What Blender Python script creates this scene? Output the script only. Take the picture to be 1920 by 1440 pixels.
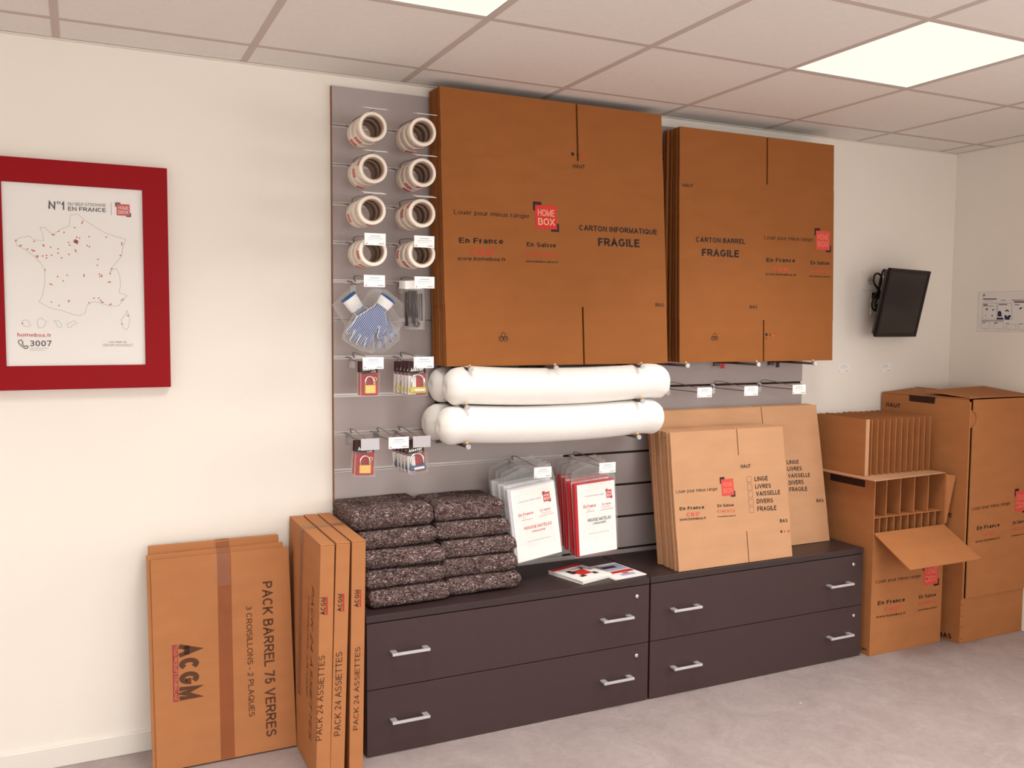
import bpy, bmesh, math, random
import numpy as np
from mathutils import Vector, Matrix, noise

for o in list(bpy.data.objects):
    bpy.data.objects.remove(o, do_unlink=True)
S = bpy.context.scene
C = S.collection
random.seed(7)

# ------------------------------------------------------------------ camera
CAM = np.array([-0.86869, -3.40326, 1.54236]); YAW, PITCH, ROLL, FPX = 0.44809, -0.06637, 0.0068, 1681.934
HC = 2.47672           # ceiling height
GX, GY = -0.91917, 0.22911   # ceiling grid origin
RX = 3.432             # right wall
def _basis():
    f = np.array([math.sin(YAW)*math.cos(PITCH), math.cos(YAW)*math.cos(PITCH), math.sin(PITCH)])
    r = np.array([math.cos(YAW), -math.sin(YAW), 0.]); u = np.cross(r, f)
    c, s = math.cos(ROLL), math.sin(ROLL)
    return f, c*r+s*u, -s*r+c*u
BF, BR, BU = _basis()
cd = bpy.data.cameras.new('camera'); cam = bpy.data.objects.new('camera', cd); C.objects.link(cam)
cd.sensor_width = 36; cd.lens = FPX/1920*36; cd.clip_start = .05
cam.matrix_world = Matrix(((BR[0], BU[0], -BF[0], CAM[0]), (BR[1], BU[1], -BF[1], CAM[1]), (BR[2], BU[2], -BF[2], CAM[2]), (0, 0, 0, 1)))
S.camera = cam
# measuring helpers: where the sight line of a photo point meets a plane of the room
def ray(u, v): return BF + BR*(u-960)/FPX - BU*(v-720)/FPX
def onx(u, v, X): d = ray(u, v); return Vector(CAM + d*(X-CAM[0])/d[0])
def ony(u, v, Y): d = ray(u, v); return Vector(CAM + d*(Y-CAM[1])/d[1])
def onz(u, v, Z): d = ray(u, v); return Vector(CAM + d*(Z-CAM[2])/d[2])

# ------------------------------------------------------------------ exposure, world, daylight
S.view_settings.view_transform = 'Standard'
S.view_settings.look = 'None'
S.view_settings.gamma = 1
S.view_settings.exposure = 0.62
S.view_settings.use_curve_mapping = False
W = bpy.data.worlds.new('world'); S.world = W; W.use_nodes = True
W.node_tree.nodes['Background'].inputs[0].default_value = (1, .97, .93, 1)
W.node_tree.nodes['Background'].inputs[1].default_value = 0.35
def area(name, loc, rot, sx, sy, power, col):
    l = bpy.data.lights.new(name, 'AREA'); l.shape = 'RECTANGLE'; l.size = sx; l.size_y = sy; l.energy = power; l.color = col
    o = bpy.data.objects.new(name, l); C.objects.link(o); o.location = loc; o.rotation_euler = rot; return o
WIN = (-4.3, -1.7, .15, 2.15)   # shop window in the right wall: y0,y1,z0,z1
DAY = area('daylight', (RX+.62, (WIN[0]+WIN[1])/2, 1.55), (0, math.radians(58), 0), 2.1, 2.9, 86, (1, 1, .97))   # sky seen through it
WIN2 = (-1.9, 1.6, .2, 2.1)     # shop window in the front wall: x0,x1,z0,z1
FY = -5.3
DAY2 = area('daylight', ((WIN2[0]+WIN2[1])/2, FY-.62, 1.55), (math.radians(58), 0, 0), 3.6, 2.1, 104, (1, 1, .965))
PANEL_W = 7.5                   # light of one ceiling panel, in watts

# ------------------------------------------------------------------ materials
def lin(c):
    return tuple(((x/255)/12.92 if x/255 <= .04045 else ((x/255+.055)/1.055)**2.4) for x in c)
MATS = {}
def mat(name, rgb, rough=.6, metal=0., var=0., vscale=8., bump=0., bscale=60., spec=.4, stretch=None):
    if name in MATS: return MATS[name]
    m = bpy.data.materials.new(name); m.use_nodes = True; nt = m.node_tree; b = nt.nodes['Principled BSDF']
    c = lin(rgb)
    b.inputs['Base Color'].default_value = (*c, 1); b.inputs['Roughness'].default_value = rough
    b.inputs['Metallic'].default_value = metal; b.inputs['Specular IOR Level'].default_value = spec
    tc = nt.nodes.new('ShaderNodeTexCoord'); src = tc.outputs['Object']
    if stretch:
        mp = nt.nodes.new('ShaderNodeMapping'); mp.inputs['Scale'].default_value = stretch
        nt.links.new(src, mp.inputs[0]); src = mp.outputs[0]
    if var:
        n = nt.nodes.new('ShaderNodeTexNoise'); n.inputs['Scale'].default_value = vscale; n.inputs['Detail'].default_value = 5
        r = nt.nodes.new('ShaderNodeValToRGB'); r.color_ramp.elements[0].position = .3; r.color_ramp.elements[1].position = .7
        r.color_ramp.elements[0].color = (*[x*(1-var) for x in c], 1); r.color_ramp.elements[1].color = (*[min(1, x*(1+var)) for x in c], 1)
        nt.links.new(src, n.inputs[0]); nt.links.new(n.outputs[0], r.inputs[0]); nt.links.new(r.outputs[0], b.inputs['Base Color'])
    if bump:
        n = nt.nodes.new('ShaderNodeTexNoise'); n.inputs['Scale'].default_value = bscale; n.inputs['Detail'].default_value = 3
        bp = nt.nodes.new('ShaderNodeBump'); bp.inputs['Strength'].default_value = bump; bp.inputs['Distance'].default_value = .004
        nt.links.new(src, n.inputs[0]); nt.links.new(n.outputs[0], bp.inputs['Height']); nt.links.new(bp.outputs[0], b.inputs['Normal'])
    MATS[name] = m; return m
CARD = mat('cardboard', (194, 147, 110), .75, var=.05, vscale=6, bump=.08, bscale=90, spec=.2, stretch=(1, 1, 3))
CARD_D = mat('cardboard_dimmed', (151, 92, 46), .75, var=.05, vscale=6, bump=.08, bscale=90, spec=.2, stretch=(1, 1, 3))  # cardboard deepened in colour for the dim light up on the hanging cartons
CARD_M = mat('cardboard_tan', (176, 117, 74), .75, var=.05, vscale=6, bump=.08, bscale=90, spec=.2, stretch=(1, 1, 3))
CARD_W = mat('cardboard_wardrobe', (170, 110, 66), .75, var=.05, vscale=6, bump=.08, bscale=90, spec=.2, stretch=(1, 1, 3))
CARD_E = mat('cardboard_cut_edge', (180, 124, 78), .85, var=.15, vscale=140, spec=.1)
WALL = mat('wall_paint', (239, 232, 223), .85, var=.012, vscale=3, bump=.05, bscale=180, spec=.15)
CEIL = mat('ceiling_tile', (232, 227, 221), .9, var=.02, vscale=60, bump=.05, bscale=300, spec=.1)
CBAR = mat('ceiling_bar', (198, 184, 177), .7, spec=.2)
CABI = mat('dark_taupe_laminate', (64, 46, 46), .5, var=.03, vscale=30, spec=.35)
CABI_T = mat('dark_taupe_top', (55, 40, 39), .42, var=.03, vscale=30, spec=.4)
SLAT = mat('grey_laminate', (172, 160, 158), .55, var=.015, vscale=10, spec=.3)
CHIP = mat('chipboard_edge', (140, 96, 66), .8, var=.2, vscale=120)
ALU = mat('aluminium', (200, 194, 190), .38, metal=.6)
CHROME = mat('chrome', (225, 225, 225), .14, metal=1.)
STEEL = mat('steel_wire', (150, 142, 140), .35, metal=.85)
DSTEEL = mat('dark_steel', (80, 68, 66), .4, metal=.6)
PAPER = mat('white_paper', (244, 240, 236), .6, spec=.3)
WPLAS = mat('white_plastic', (234, 226, 216), .4)
RED = mat('red_print', (204, 44, 40), .6)
PINKRED = mat('faded_red_print', (208, 74, 62), .7)
BLACK = mat('black_print', (38, 24, 20), .7)
BROWN = mat('brown_print', (88, 50, 26), .7)
GREYP = mat('grey_print', (150, 140, 138), .7)
BLUEP = mat('pale_blue_print', (166, 172, 196), .7)
NAVY = mat('navy_print', (46, 48, 84), .7)
FRAMER = mat('red_lacquer', (146, 10, 20), .5, var=.02, vscale=20, spec=.12)
FOAM = mat('white_foam', (246, 243, 238), .55, var=.012, vscale=14, bump=.25, bscale=220, spec=.3)
BLKP = mat('black_plastic', (32, 23, 21), .45, spec=.25)
SCRN = mat('dark_screen', (30, 20, 17), .25, spec=.3)
CABLE = mat('black_cable', (30, 22, 22), .5)
KNIT = mat('white_knit', (232, 230, 228), .9, bump=.4, bscale=500)
DBLUE = mat('dark_blue_knit', (24, 84, 140), .9, bump=.4, bscale=500)
SATIN = mat('satin_metal', (214, 211, 212), .33, metal=.55)
BRASS = mat('brass', (224, 178, 98), .35, metal=.7)
YELL = mat('yellow_green_plastic', (206, 190, 50), .4)
BLUE = mat('blue_plastic', (34, 82, 120), .4)
TAPEW = mat('white_tape', (238, 226, 212), .4, var=.03, vscale=30)
CORE = mat('cardboard_core', (168, 142, 124), .8, var=.1, vscale=40)
BOARD = mat('pale_grey_plastic', (206, 202, 206), .5)
SILV = mat('silver_plate', (186, 182, 186), .4, metal=.3)
REDB = mat('red_board', (190, 28, 34), .5)
CARDK = mat('black_card', (52, 34, 32), .6)
def glow(name, rgb, e):
    m = bpy.data.materials.new(name); m.use_nodes = True; nt = m.node_tree; b = nt.nodes['Principled BSDF']
    b.inputs['Base Color'].default_value = (.08, .08, .08, 1); b.inputs['Specular IOR Level'].default_value = .1; b.inputs['Emission Color'].default_value = (*rgb, 1); b.inputs['Emission Strength'].default_value = e
    return m
LED = glow('lit_diffuser', (1, .965, .83), .655)
def film(name, clear, tint=(1, 1, 1), rough=.12, bump=.6, bscale=45, body=(.85, .83, .82)):
    m = bpy.data.materials.new(name); m.use_nodes = True; nt = m.node_tree; nt.nodes.clear()
    out = nt.nodes.new('ShaderNodeOutputMaterial'); mx = nt.nodes.new('ShaderNodeMixShader'); tr = nt.nodes.new('ShaderNodeBsdfTransparent')
    gl = nt.nodes.new('ShaderNodeBsdfPrincipled'); gl.inputs['Base Color'].default_value = (*body, 1); gl.inputs['Roughness'].default_value = rough
    tr.inputs[0].default_value = (*tint, 1)
    lw = nt.nodes.new('ShaderNodeLayerWeight'); lw.inputs[0].default_value = .25
    mr = nt.nodes.new('ShaderNodeMapRange'); mr.inputs[3].default_value = 1-clear; mr.inputs[4].default_value = min(1, 1-clear+.42)
    tc = nt.nodes.new('ShaderNodeTexCoord'); n = nt.nodes.new('ShaderNodeTexNoise'); n.inputs['Scale'].default_value = bscale; n.inputs['Detail'].default_value = 4; n.inputs['Distortion'].default_value = 1.5
    bp = nt.nodes.new('ShaderNodeBump'); bp.inputs['Strength'].default_value = bump; bp.inputs['Distance'].default_value = .01
    nt.links.new(tc.outputs['Object'], n.inputs[0]); nt.links.new(n.outputs[0], bp.inputs['Height'])
    nt.links.new(bp.outputs[0], gl.inputs['Normal']); nt.links.new(bp.outputs[0], lw.inputs['Normal'])
    nt.links.new(lw.outputs['Facing'], mr.inputs[0]); nt.links.new(mr.outputs[0], mx.inputs[0])
    nt.links.new(tr.outputs[0], mx.inputs[1]); nt.links.new(gl.outputs[0], mx.inputs[2]); nt.links.new(mx.outputs[0], out.inputs[0])
    return m
BAG = film('clear_plastic_film', .97)
BLIS = film('clear_blister', .97, rough=.08, bump=.05)
GLASS = film('window_glass', .94, rough=.02, bump=0)
CTAPE = film('clear_packing_tape', .9, tint=(.80, .60, .44), rough=.2, bump=.5, bscale=30, body=(.62, .40, .26))
def felt():
    m = bpy.data.materials.new('recycled_felt'); m.use_nodes = True; nt = m.node_tree; b = nt.nodes['Principled BSDF']
    b.inputs['Roughness'].default_value = .95; b.inputs['Specular IOR Level'].default_value = .1
    tc = nt.nodes.new('ShaderNodeTexCoord')
    def nz(scale, dist, stretch=(1, 1, 1)):
        mp = nt.nodes.new('ShaderNodeMapping'); mp.inputs['Scale'].default_value = stretch
        n = nt.nodes.new('ShaderNodeTexNoise'); n.inputs['Scale'].default_value = scale; n.inputs['Detail'].default_value = 5; n.inputs['Roughness'].default_value = .7; n.inputs['Distortion'].default_value = dist
        nt.links.new(tc.outputs['Object'], mp.inputs[0]); nt.links.new(mp.outputs[0], n.inputs[0]); return n
    def ramp(n, stops):
        r = nt.nodes.new('ShaderNodeValToRGB'); e = r.color_ramp.elements
        e[0].position, e[0].color = stops[0][0], (*lin(stops[0][1]), 1); e[1].position, e[1].color = stops[-1][0], (*lin(stops[-1][1]), 1)
        for p, c in stops[1:-1]:
            x = e.new(p); x.color = (*lin(c), 1)
        nt.links.new(n.outputs[0], r.inputs[0]); return r
    base = ramp(nz(52, 2.4, (1, 1, 1.8)), [(.35, (46, 33, 33)), (.47, (100, 84, 83)), (.55, (142, 124, 122)), (.65, (230, 215, 208))])
    tint = ramp(nz(38, .5), [(.30, (150, 60, 50)), (.36, (128, 110, 108)), (.62, (128, 112, 110)), (.70, (90, 100, 130))])
    mx = nt.nodes.new('ShaderNodeMix'); mx.data_type = 'RGBA'; mx.blend_type = 'OVERLAY'; mx.inputs[0].default_value = .55
    nt.links.new(base.outputs[0], mx.inputs[6]); nt.links.new(tint.outputs[0], mx.inputs[7]); nt.links.new(mx.outputs[2], b.inputs['Base Color'])
    bp = nt.nodes.new('ShaderNodeBump'); bp.inputs['Strength'].default_value = .9; bp.inputs['Distance'].default_value = .006
    nt.links.new(nz(110, 1.5).outputs[0], bp.inputs['Height']); nt.links.new(bp.outputs[0], b.inputs['Normal']); return m
FELT = felt()
def lino():
    m = bpy.data.materials.new('mottled_lino'); m.use_nodes = True; nt = m.node_tree; b = nt.nodes['Principled BSDF']
    b.inputs['Roughness'].default_value = .55; b.inputs['Specular IOR Level'].default_value = .3
    tc = nt.nodes.new('ShaderNodeTexCoord'); prev = None
    for sc, d, a, bb in ((4.5, 1.0, (150, 134, 132), (174, 160, 157)), (22, 1.5, (151, 136, 134), (172, 158, 155))):
        n = nt.nodes.new('ShaderNodeTexNoise'); n.inputs['Scale'].default_value = sc; n.inputs['Detail'].default_value = 8; n.inputs['Roughness'].default_value = .65; n.inputs['Distortion'].default_value = d
        r = nt.nodes.new('ShaderNodeValToRGB'); r.color_ramp.elements[0].position = .33; r.color_ramp.elements[1].position = .67
        r.color_ramp.elements[0].color = (*lin(a), 1); r.color_ramp.elements[1].color = (*lin(bb), 1)
        nt.links.new(tc.outputs['Object'], n.inputs[0]); nt.links.new(n.outputs[0], r.inputs[0])
        if prev is None: prev = r
        else:
            mx = nt.nodes.new('ShaderNodeMix'); mx.data_type = 'RGBA'; mx.inputs[0].default_value = .45
            nt.links.new(prev.outputs[0], mx.inputs[6]); nt.links.new(r.outputs[0], mx.inputs[7]); nt.links.new(mx.outputs[2], b.inputs['Base Color'])
    return m
LINO = lino()
def glovemat():
    # blue dotted grip lines printed on the palm side (local front), plain knit elsewhere
    m = bpy.data.materials.new('blue_dotted_knit'); m.use_nodes = True; nt = m.node_tree; b = nt.nodes['Principled BSDF']; b.inputs['Roughness'].default_value = .8
    tc = nt.nodes.new('ShaderNodeTexCoord'); mp = nt.nodes.new('ShaderNodeVectorMath'); mp.operation = 'DOT_PRODUCT'; mp.inputs[1].default_value = (.83, 0, -.56)
    cx = nt.nodes.new('ShaderNodeCombineXYZ')
    w = nt.nodes.new('ShaderNodeTexWave'); w.inputs['Scale'].default_value = 52; w.wave_profile = 'SIN'
    nt.links.new(tc.outputs['Object'], mp.inputs[0]); nt.links.new(mp.outputs['Value'], cx.inputs[0]); nt.links.new(cx.outputs[0], w.inputs[0])
    r = nt.nodes.new('ShaderNodeValToRGB'); r.color_ramp.elements[0].position = .5; r.color_ramp.elements[1].position = .72
    r.color_ramp.elements[0].color = (*lin((36, 54, 108)), 1); r.color_ramp.elements[1].color = (*lin((168, 176, 200)), 1)
    nt.links.new(w.outputs[1], r.inputs[0])
    sx = nt.nodes.new('ShaderNodeSeparateXYZ'); nt.links.new(tc.outputs['Normal'], sx.inputs[0])
    mr = nt.nodes.new('ShaderNodeMapRange'); mr.inputs[1].default_value = -.8; mr.inputs[2].default_value = -.62; mr.inputs[3].default_value = 0; mr.inputs[4].default_value = 1
    nt.links.new(sx.outputs[1], mr.inputs[0])
    mx = nt.nodes.new('ShaderNodeMix'); mx.data_type = 'RGBA'; nt.links.new(mr.outputs[0], mx.inputs[0])
    nt.links.new(r.outputs[0], mx.inputs[6]); mx.inputs[7].default_value = (*lin((232, 230, 230)), 1); nt.links.new(mx.outputs[2], b.inputs['Base Color'])
    return m
GLOVE = glovemat()

# ------------------------------------------------------------------ mesh helpers
# plain sans lettering drawn as strokes: each glyph is (width, strokes); 'o' = arc (cx, cy, rx, ry, from, to in degrees)
def _o(cx, cy, rx, ry, a0, a1, n=0):
    n = n or max(4, int(abs(a1-a0)/18)); return [(cx+rx*math.cos(math.radians(a0+(a1-a0)*k/n)), cy+ry*math.sin(math.radians(a0+(a1-a0)*k/n))) for k in range(n+1)]
XH = .73
GL = {
 'A': (.74, [[(0, 0), (.5, 1), (1, 0)], [(.19, .34), (.81, .34)]]), 'B': (.66, [[(0, .5), (0, 1), (.55, 1)]+_o(.55, .77, .38, .23, 90, -90)+[(0, .54)], [(0, .54), (0, 0), (.6, 0)]+_o(.6, .27, .4, .27, -90, 90)+[(.3, .54)]]),
 'C': (.72, [_o(.5, .5, .5, .5, 42, 318)]), 'D': (.70, [[(0, .5), (0, 1), (.5, 1)]+_o(.5, .5, .5, .5, 90, -90)+[(0, 0), (0, .5)]]), 'E': (.60, [[(1, 1), (0, 1), (0, 0), (1, 0)], [(0, .53), (.9, .53)]]), 'F': (.56, [[(1, 1), (0, 1), (0, 0)], [(0, .5), (.85, .5)]]),
 'G': (.76, [_o(.5, .5, .5, .5, 42, 340)+[(1, .44), (.58, .44)]]), 'H': (.70, [[(0, 0), (0, 1)], [(1, 0), (1, 1)], [(0, .54), (1, .54)]]), 'I': (.0, [[(0, 0), (0, 1)]]), 'K': (.68, [[(0, 0), (0, 1)], [(1, 1), (0, .34)], [(.33, .56), (1, 0)]]), 'L': (.54, [[(0, 1), (0, 0), (1, 0)]]),
 'M': (.82, [[(0, 0), (0, 1), (.5, .06), (1, 1), (1, 0)]]), 'N': (.70, [[(0, 0), (0, 1), (1, 0), (1, 1)]]), 'O': (.80, [_o(.5, .5, .5, .5, 0, 360, 24)]), 'P': (.64, [[(0, 0), (0, 1), (.6, 1)]+_o(.6, .73, .4, .27, 90, -90)+[(0, .46)]]), 'Q': (.80, [_o(.5, .5, .5, .5, 0, 360, 24), [(.62, .24), (1, -.03)]]),
 'R': (.68, [[(0, 0), (0, 1), (.58, 1)]+_o(.58, .74, .40, .26, 90, -90)+[(0, .48)], [(.52, .46), (1, 0)]]), 'S': (.64, [_o(.5, .755, .46, .245, 25, 270)+_o(.5, .255, .5, .255, 90, -155)]), 'T': (.64, [[(0, 1), (1, 1)], [(.5, 1), (.5, 0)]]), 'U': (.70, [[(0, 1), (0, .36)]+_o(.5, .36, .5, .36, 180, 360)+[(1, 1)]]),
 'V': (.72, [[(0, 1), (.5, 0), (1, 1)]]), 'X': (.70, [[(0, 0), (1, 1)], [(0, 1), (1, 0)]]),
 '0': (.56, [_o(.5, .5, .5, .5, 0, 360, 24)]), '1': (.28, [[(0, .76), (1, 1), (1, 0)]]), '2': (.54, [_o(.5, .72, .48, .28, 165, -25)+[(0, 0), (1, 0)]]), '3': (.54, [_o(.48, .755, .46, .245, 155, -90)+_o(.48, .265, .5, .265, 90, -160)]), '4': (.58, [[(.76, 0), (.76, 1), (0, .26), (1, .26)]]),
 '5': (.54, [[(.92, 1), (.18, 1), (.06, .48)]+_o(.48, .32, .5, .32, 130, -155)]), '7': (.54, [[(0, 1), (1, 1), (.35, 0)]]), '8': (.54, [_o(.5, .76, .42, .24, 0, 360, 20), _o(.5, .265, .5, .265, 0, 360, 20)]),
 'a': (.50, [_o(.48, XH*.72, .46, XH*.28, 160, 0)+[(1, 0)], [(1, XH*.6), (.4, XH*.55)]+_o(.4, XH*.27, .4, XH*.27, 90, 290)+[(1, XH*.22)]]), 'b': (.52, [[(0, 0), (0, 1)], _o(.5, XH/2, .5, XH/2, 0, 360, 20)]), 'c': (.48, [_o(.5, XH/2, .5, XH/2, 45, 315)]), 'd': (.52, [[(1, 0), (1, 1)], _o(.5, XH/2, .5, XH/2, 0, 360, 20)]),
 'e': (.52, [[(0, XH/2), (1, XH/2)]+_o(.5, XH/2, .5, XH/2, 0, 318)]), 'f': (.30, [[(.4, 0), (.4, .8)]+_o(.9, .8, .5, .2, 180, 90), [(0, XH), (1, XH)]]), 'g': (.52, [_o(.5, XH/2, .5, XH/2, 0, 360, 20), [(1, XH), (1, -.05)]+_o(.5, -.05, .5, .22, 0, -150)]), 'h': (.48, [[(0, 0), (0, 1)], [(0, XH*.6)]+_o(.5, XH*.62, .5, XH*.38, 180, 0)+[(1, 0)]]), 'i': (.0, [[(0, 0), (0, XH)], [(0, .96), (0, 1)]]),
 'k': (.48, [[(0, 0), (0, 1)], [(1, XH), (0, XH*.32)], [(.35, XH*.56), (1, 0)]]), 'l': (.0, [[(0, 0), (0, 1)]]), 'm': (.82, [[(0, 0), (0, XH)], [(0, XH*.6)]+_o(.25, XH*.66, .25, XH*.34, 180, 0)+[(.5, 0)], [(.5, XH*.6)]+_o(.75, XH*.66, .25, XH*.34, 180, 0)+[(1, 0)]]), 'n': (.48, [[(0, 0), (0, XH)], [(0, XH*.6)]+_o(.5, XH*.62, .5, XH*.38, 180, 0)+[(1, 0)]]), 'o': (.54, [_o(.5, XH/2, .5, XH/2, 0, 360, 20)]),
 'p': (.52, [[(0, -.26), (0, XH)], _o(.5, XH/2, .5, XH/2, 0, 360, 20)]), 'r': (.32, [[(0, 0), (0, XH)], [(0, XH*.5)]+_o(1, XH*.5, 1, XH*.48, 180, 95)]), 's': (.44, [_o(.5, XH*.755, .45, XH*.245, 25, 270)+_o(.5, XH*.255, .5, XH*.255, 90, -155)]), 't': (.26, [[(.45, .94), (.45, .16)]+_o(.95, .16, .5, .16, 180, 265), [(0, XH), (1, XH)]]), 'u': (.48, [[(0, XH), (0, XH*.38)]+_o(.5, XH*.38, .5, XH*.38, 180, 360)+[(1, XH)], [(1, XH), (1, 0)]]),
 'w': (.76, [[(0, XH), (.25, 0), (.5, XH), (.75, 0), (1, XH)]]), 'x': (.48, [[(0, 0), (1, XH)], [(0, XH), (1, 0)]]), '.': (.0, [[(0, 0), (0, .02)]]), '-': (.26, [[(0, .36), (1, .36)]]), "'": (.0, [[(0, .8), (0, 1)]])}
_tc = {}
def text_shape(s, bold=0., shear=0.):
    """flat lettering: x runs 0..1 over the whole line, y in cap heights"""
    k = (s, bold, shear)
    if k in _tc: return _tc[k]
    t = .112+bold*3.5; V = []; Fc = []; x = 0.
    for ch in s:
        if ch == ' ': x += .34; continue
        w, st = GL[ch]; w = w*(1+bold*1.5)
        if w: w = max(w, t*1.9)
        for p in st:
            q = [Vector((x+t/2+a*max(0, w-t), t/2+b*(1-t))) for a, b in p]
            q = [a for i, a in enumerate(q) if i == 0 or (a-q[i-1]).length > 1e-4]
            cl = (q[0]-q[-1]).length < 1e-3; n = len(q); L = []
            if not cl:
                c = t/2*(.999 if (len(p) < 6) else .15); q[0] = q[0]+(q[0]-q[1]).normalized()*c; q[-1] = q[-1]+(q[-1]-q[-2]).normalized()*c
            for i in range(n):
                a = q[i]-q[i-1] if i else (q[-1]-q[-2] if cl else q[1]-q[0]); b = q[i+1]-q[i] if i < n-1 else (q[1]-q[0] if cl else a)
                a, b = a.normalized(), b.normalized(); na, nb = Vector((-a.y, a.x)), Vector((-b.y, b.x)); m = na+nb
                m = na if m.length < .3 else m/m.length/max(.36, m.normalized().dot(na)); L.append((q[i]+m*t/2, q[i]-m*t/2))
            o = len(V); V += [z for pr in L for z in pr]; Fc += [(o+2*i, o+2*i+1, o+2*i+3, o+2*i+2) for i in range(n-1)]
        x += (w if w else t)+.095+bold*.6
    W = x-.095-bold*.6; v = [((p.x+shear*p.y)/W, p.y) for p in V]
    _tc[k] = (v, Fc); return _tc[k]

class Face:
    """a flat face in the room: origin (lower left), right and up directions; n points at the viewer"""
    def __init__(s, O, ex, ey):
        s.O = Vector(O); s.ex = Vector(ex).normalized(); s.ey = Vector(ey).normalized(); s.n = s.ex.cross(s.ey)
    def px(s, u, v):
        d = Vector(ray(u, v)); c = Vector(CAM); t = (s.O-c).dot(s.n)/d.dot(s.n); p = c+d*t-s.O
        return Vector((p.dot(s.ex), p.dot(s.ey)))
    def M(s):
        y = -s.n; m = Matrix((s.ex, y, s.ey)).transposed().to_4x4(); m.translation = s.O; return m
    def crop(s, ox, oy, sc): return lambda x, y: s.px(ox+x/sc, oy+y/sc)

class MB:
    def __init__(s): s.v = []; s.f = []; s.m = []; s.sm = []
    def add(s, vs, fs, mi=0, smooth=False):
        o = len(s.v); s.v += [tuple(x) for x in vs]
        for f in fs: s.f.append(tuple(i+o for i in f)); s.m.append(mi); s.sm.append(smooth)
        return s
    def box(s, x0, x1, y0, y1, z0, z1, mi=0, M=None):
        vs = [Vector((x, y, z)) for x in (x0, x1) for y in (y0, y1) for z in (z0, z1)]
        if M: vs = [M @ p for p in vs]
        return s.add(vs, [(0, 1, 3, 2), (4, 6, 7, 5), (0, 4, 5, 1), (2, 3, 7, 6), (0, 2, 6, 4), (1, 5, 7, 3)], mi)
    def prism(s, poly, d, mi=0, fn=None):
        """poly: 2D outline (x,z); extruded in y from d[0] to d[1]"""
        n = len(poly); vs = [Vector((p[0], d[0], p[1])) for p in poly]+[Vector((p[0], d[1], p[1])) for p in poly]
        if fn: vs = [fn(p) for p in vs]
        return s.add(vs, [tuple(range(n)), tuple(range(2*n-1, n-1, -1))]+[(i, i+n, (i+1) % n+n, (i+1) % n) for i in range(n)], mi)
    def tube(s, pts, r, mi=0, n=8, cap=True):
        pts = [Vector(p) for p in pts]; rr = r if isinstance(r, (list, tuple)) else [r]*len(pts)
        vs = []; fs = []; up = None
        for i, p in enumerate(pts):
            t = (pts[min(i+1, len(pts)-1)]-pts[max(i-1, 0)]).normalized()
            if up is None:
                up = t.orthogonal().normalized()
            else:
                up = (up-t*up.dot(t)); up = up.normalized() if up.length > 1e-6 else t.orthogonal().normalized()
            b = t.cross(up)
            for k in range(n):
                a = 2*math.pi*k/n; vs.append(p+(up*math.cos(a)+b*math.sin(a))*rr[i])
        for i in range(len(pts)-1):
            for k in range(n): fs.append((i*n+k, i*n+(k+1) % n, (i+1)*n+(k+1) % n, (i+1)*n+k))
        s.add(vs, fs, mi, True)
        if cap:
            o = len(s.v)-len(vs); L = (len(pts)-1)*n
            s.f += [tuple(o+k for k in range(n-1, -1, -1)), tuple(o+L+k for k in range(n))]; s.m += [mi, mi]; s.sm += [False, False]
        return s
    def lathe(s, prof, n=40, mi=0, axis='y', c=(0, 0, 0), smooth=True):
        """closed profile of (radius, along) rotated about an axis"""
        vs = []; m = len(prof); c = Vector(c)
        for k in range(n):
            a = 2*math.pi*k/n
            for r, h in prof:
                q = (r*math.cos(a), h, r*math.sin(a)) if axis == 'y' else ((r*math.cos(a), r*math.sin(a), h) if axis == 'z' else (h, r*math.cos(a), r*math.sin(a)))
                vs.append(c+Vector(q))
        fs = [(k*m+i, k*m+(i+1) % m, ((k+1) % n)*m+(i+1) % m, ((k+1) % n)*m+i) for k in range(n) for i in range(m)]
        return s.add(vs, fs, mi, smooth)
    def sphere(s, c, r, mi=0, n=12):
        prof = [(r*math.sin(math.pi*i/n)+1e-5, -r*math.cos(math.pi*i/n)) for i in range(n+1)]
        vs = []
        return s.lathe(prof, 2*n, mi, 'z', c)
    # ---- flat print on a face: coordinates (a,b) of the face, printed just in front of local y = 0
    def poly(s, pts, mi=0, h=.0005): return s.add([(p[0], -h, p[1]) for p in pts], [tuple(range(len(pts)))], mi)
    def line(s, pts, w, mi=0, h=.0005, closed=False):
        n = len(pts); pts = [Vector(p) for p in pts]
        for i in range(n if closed else n-1):
            a, b = pts[i], pts[(i+1) % n]; d = (b-a)
            if d.length < 1e-7: continue
            d.normalize(); q = Vector((-d.y, d.x))*w/2; a2 = a-d*w*.3; b2 = b+d*w*.3
            s.poly([a2-q, b2-q, b2+q, a2+q], mi, h)
        return s
    def disc(s, c, r, mi=0, h=.0005, n=14): return s.poly([(c[0]+r*math.cos(2*math.pi*k/n), c[1]+r*math.sin(2*math.pi*k/n)) for k in range(n)], mi, h)
    def ring(s, c, r, w, mi=0, h=.0005, a0=0, a1=2*math.pi, n=20):
        return s.line([(c[0]+r*math.cos(a0+(a1-a0)*k/n), c[1]+r*math.sin(a0+(a1-a0)*k/n)) for k in range(n+1)], w, mi, h)
    def text(s, t, p0, p1, top, mi=0, bold=.012, shear=0., h=.0005, warp=None):
        p0, p1, top = Vector(p0), Vector(p1), Vector(top); d = p1-p0; e = d.normalized(); up = Vector((-e.y, e.x)); H = (top-p0).dot(up)
        v, f = text_shape(t, bold, shear)
        q = [p0+d*x+up*(y*H) for x, y in v]
        return s.add([warp(p) if warp else (p.x, -h, p.y) for p in q], f, mi)
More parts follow.
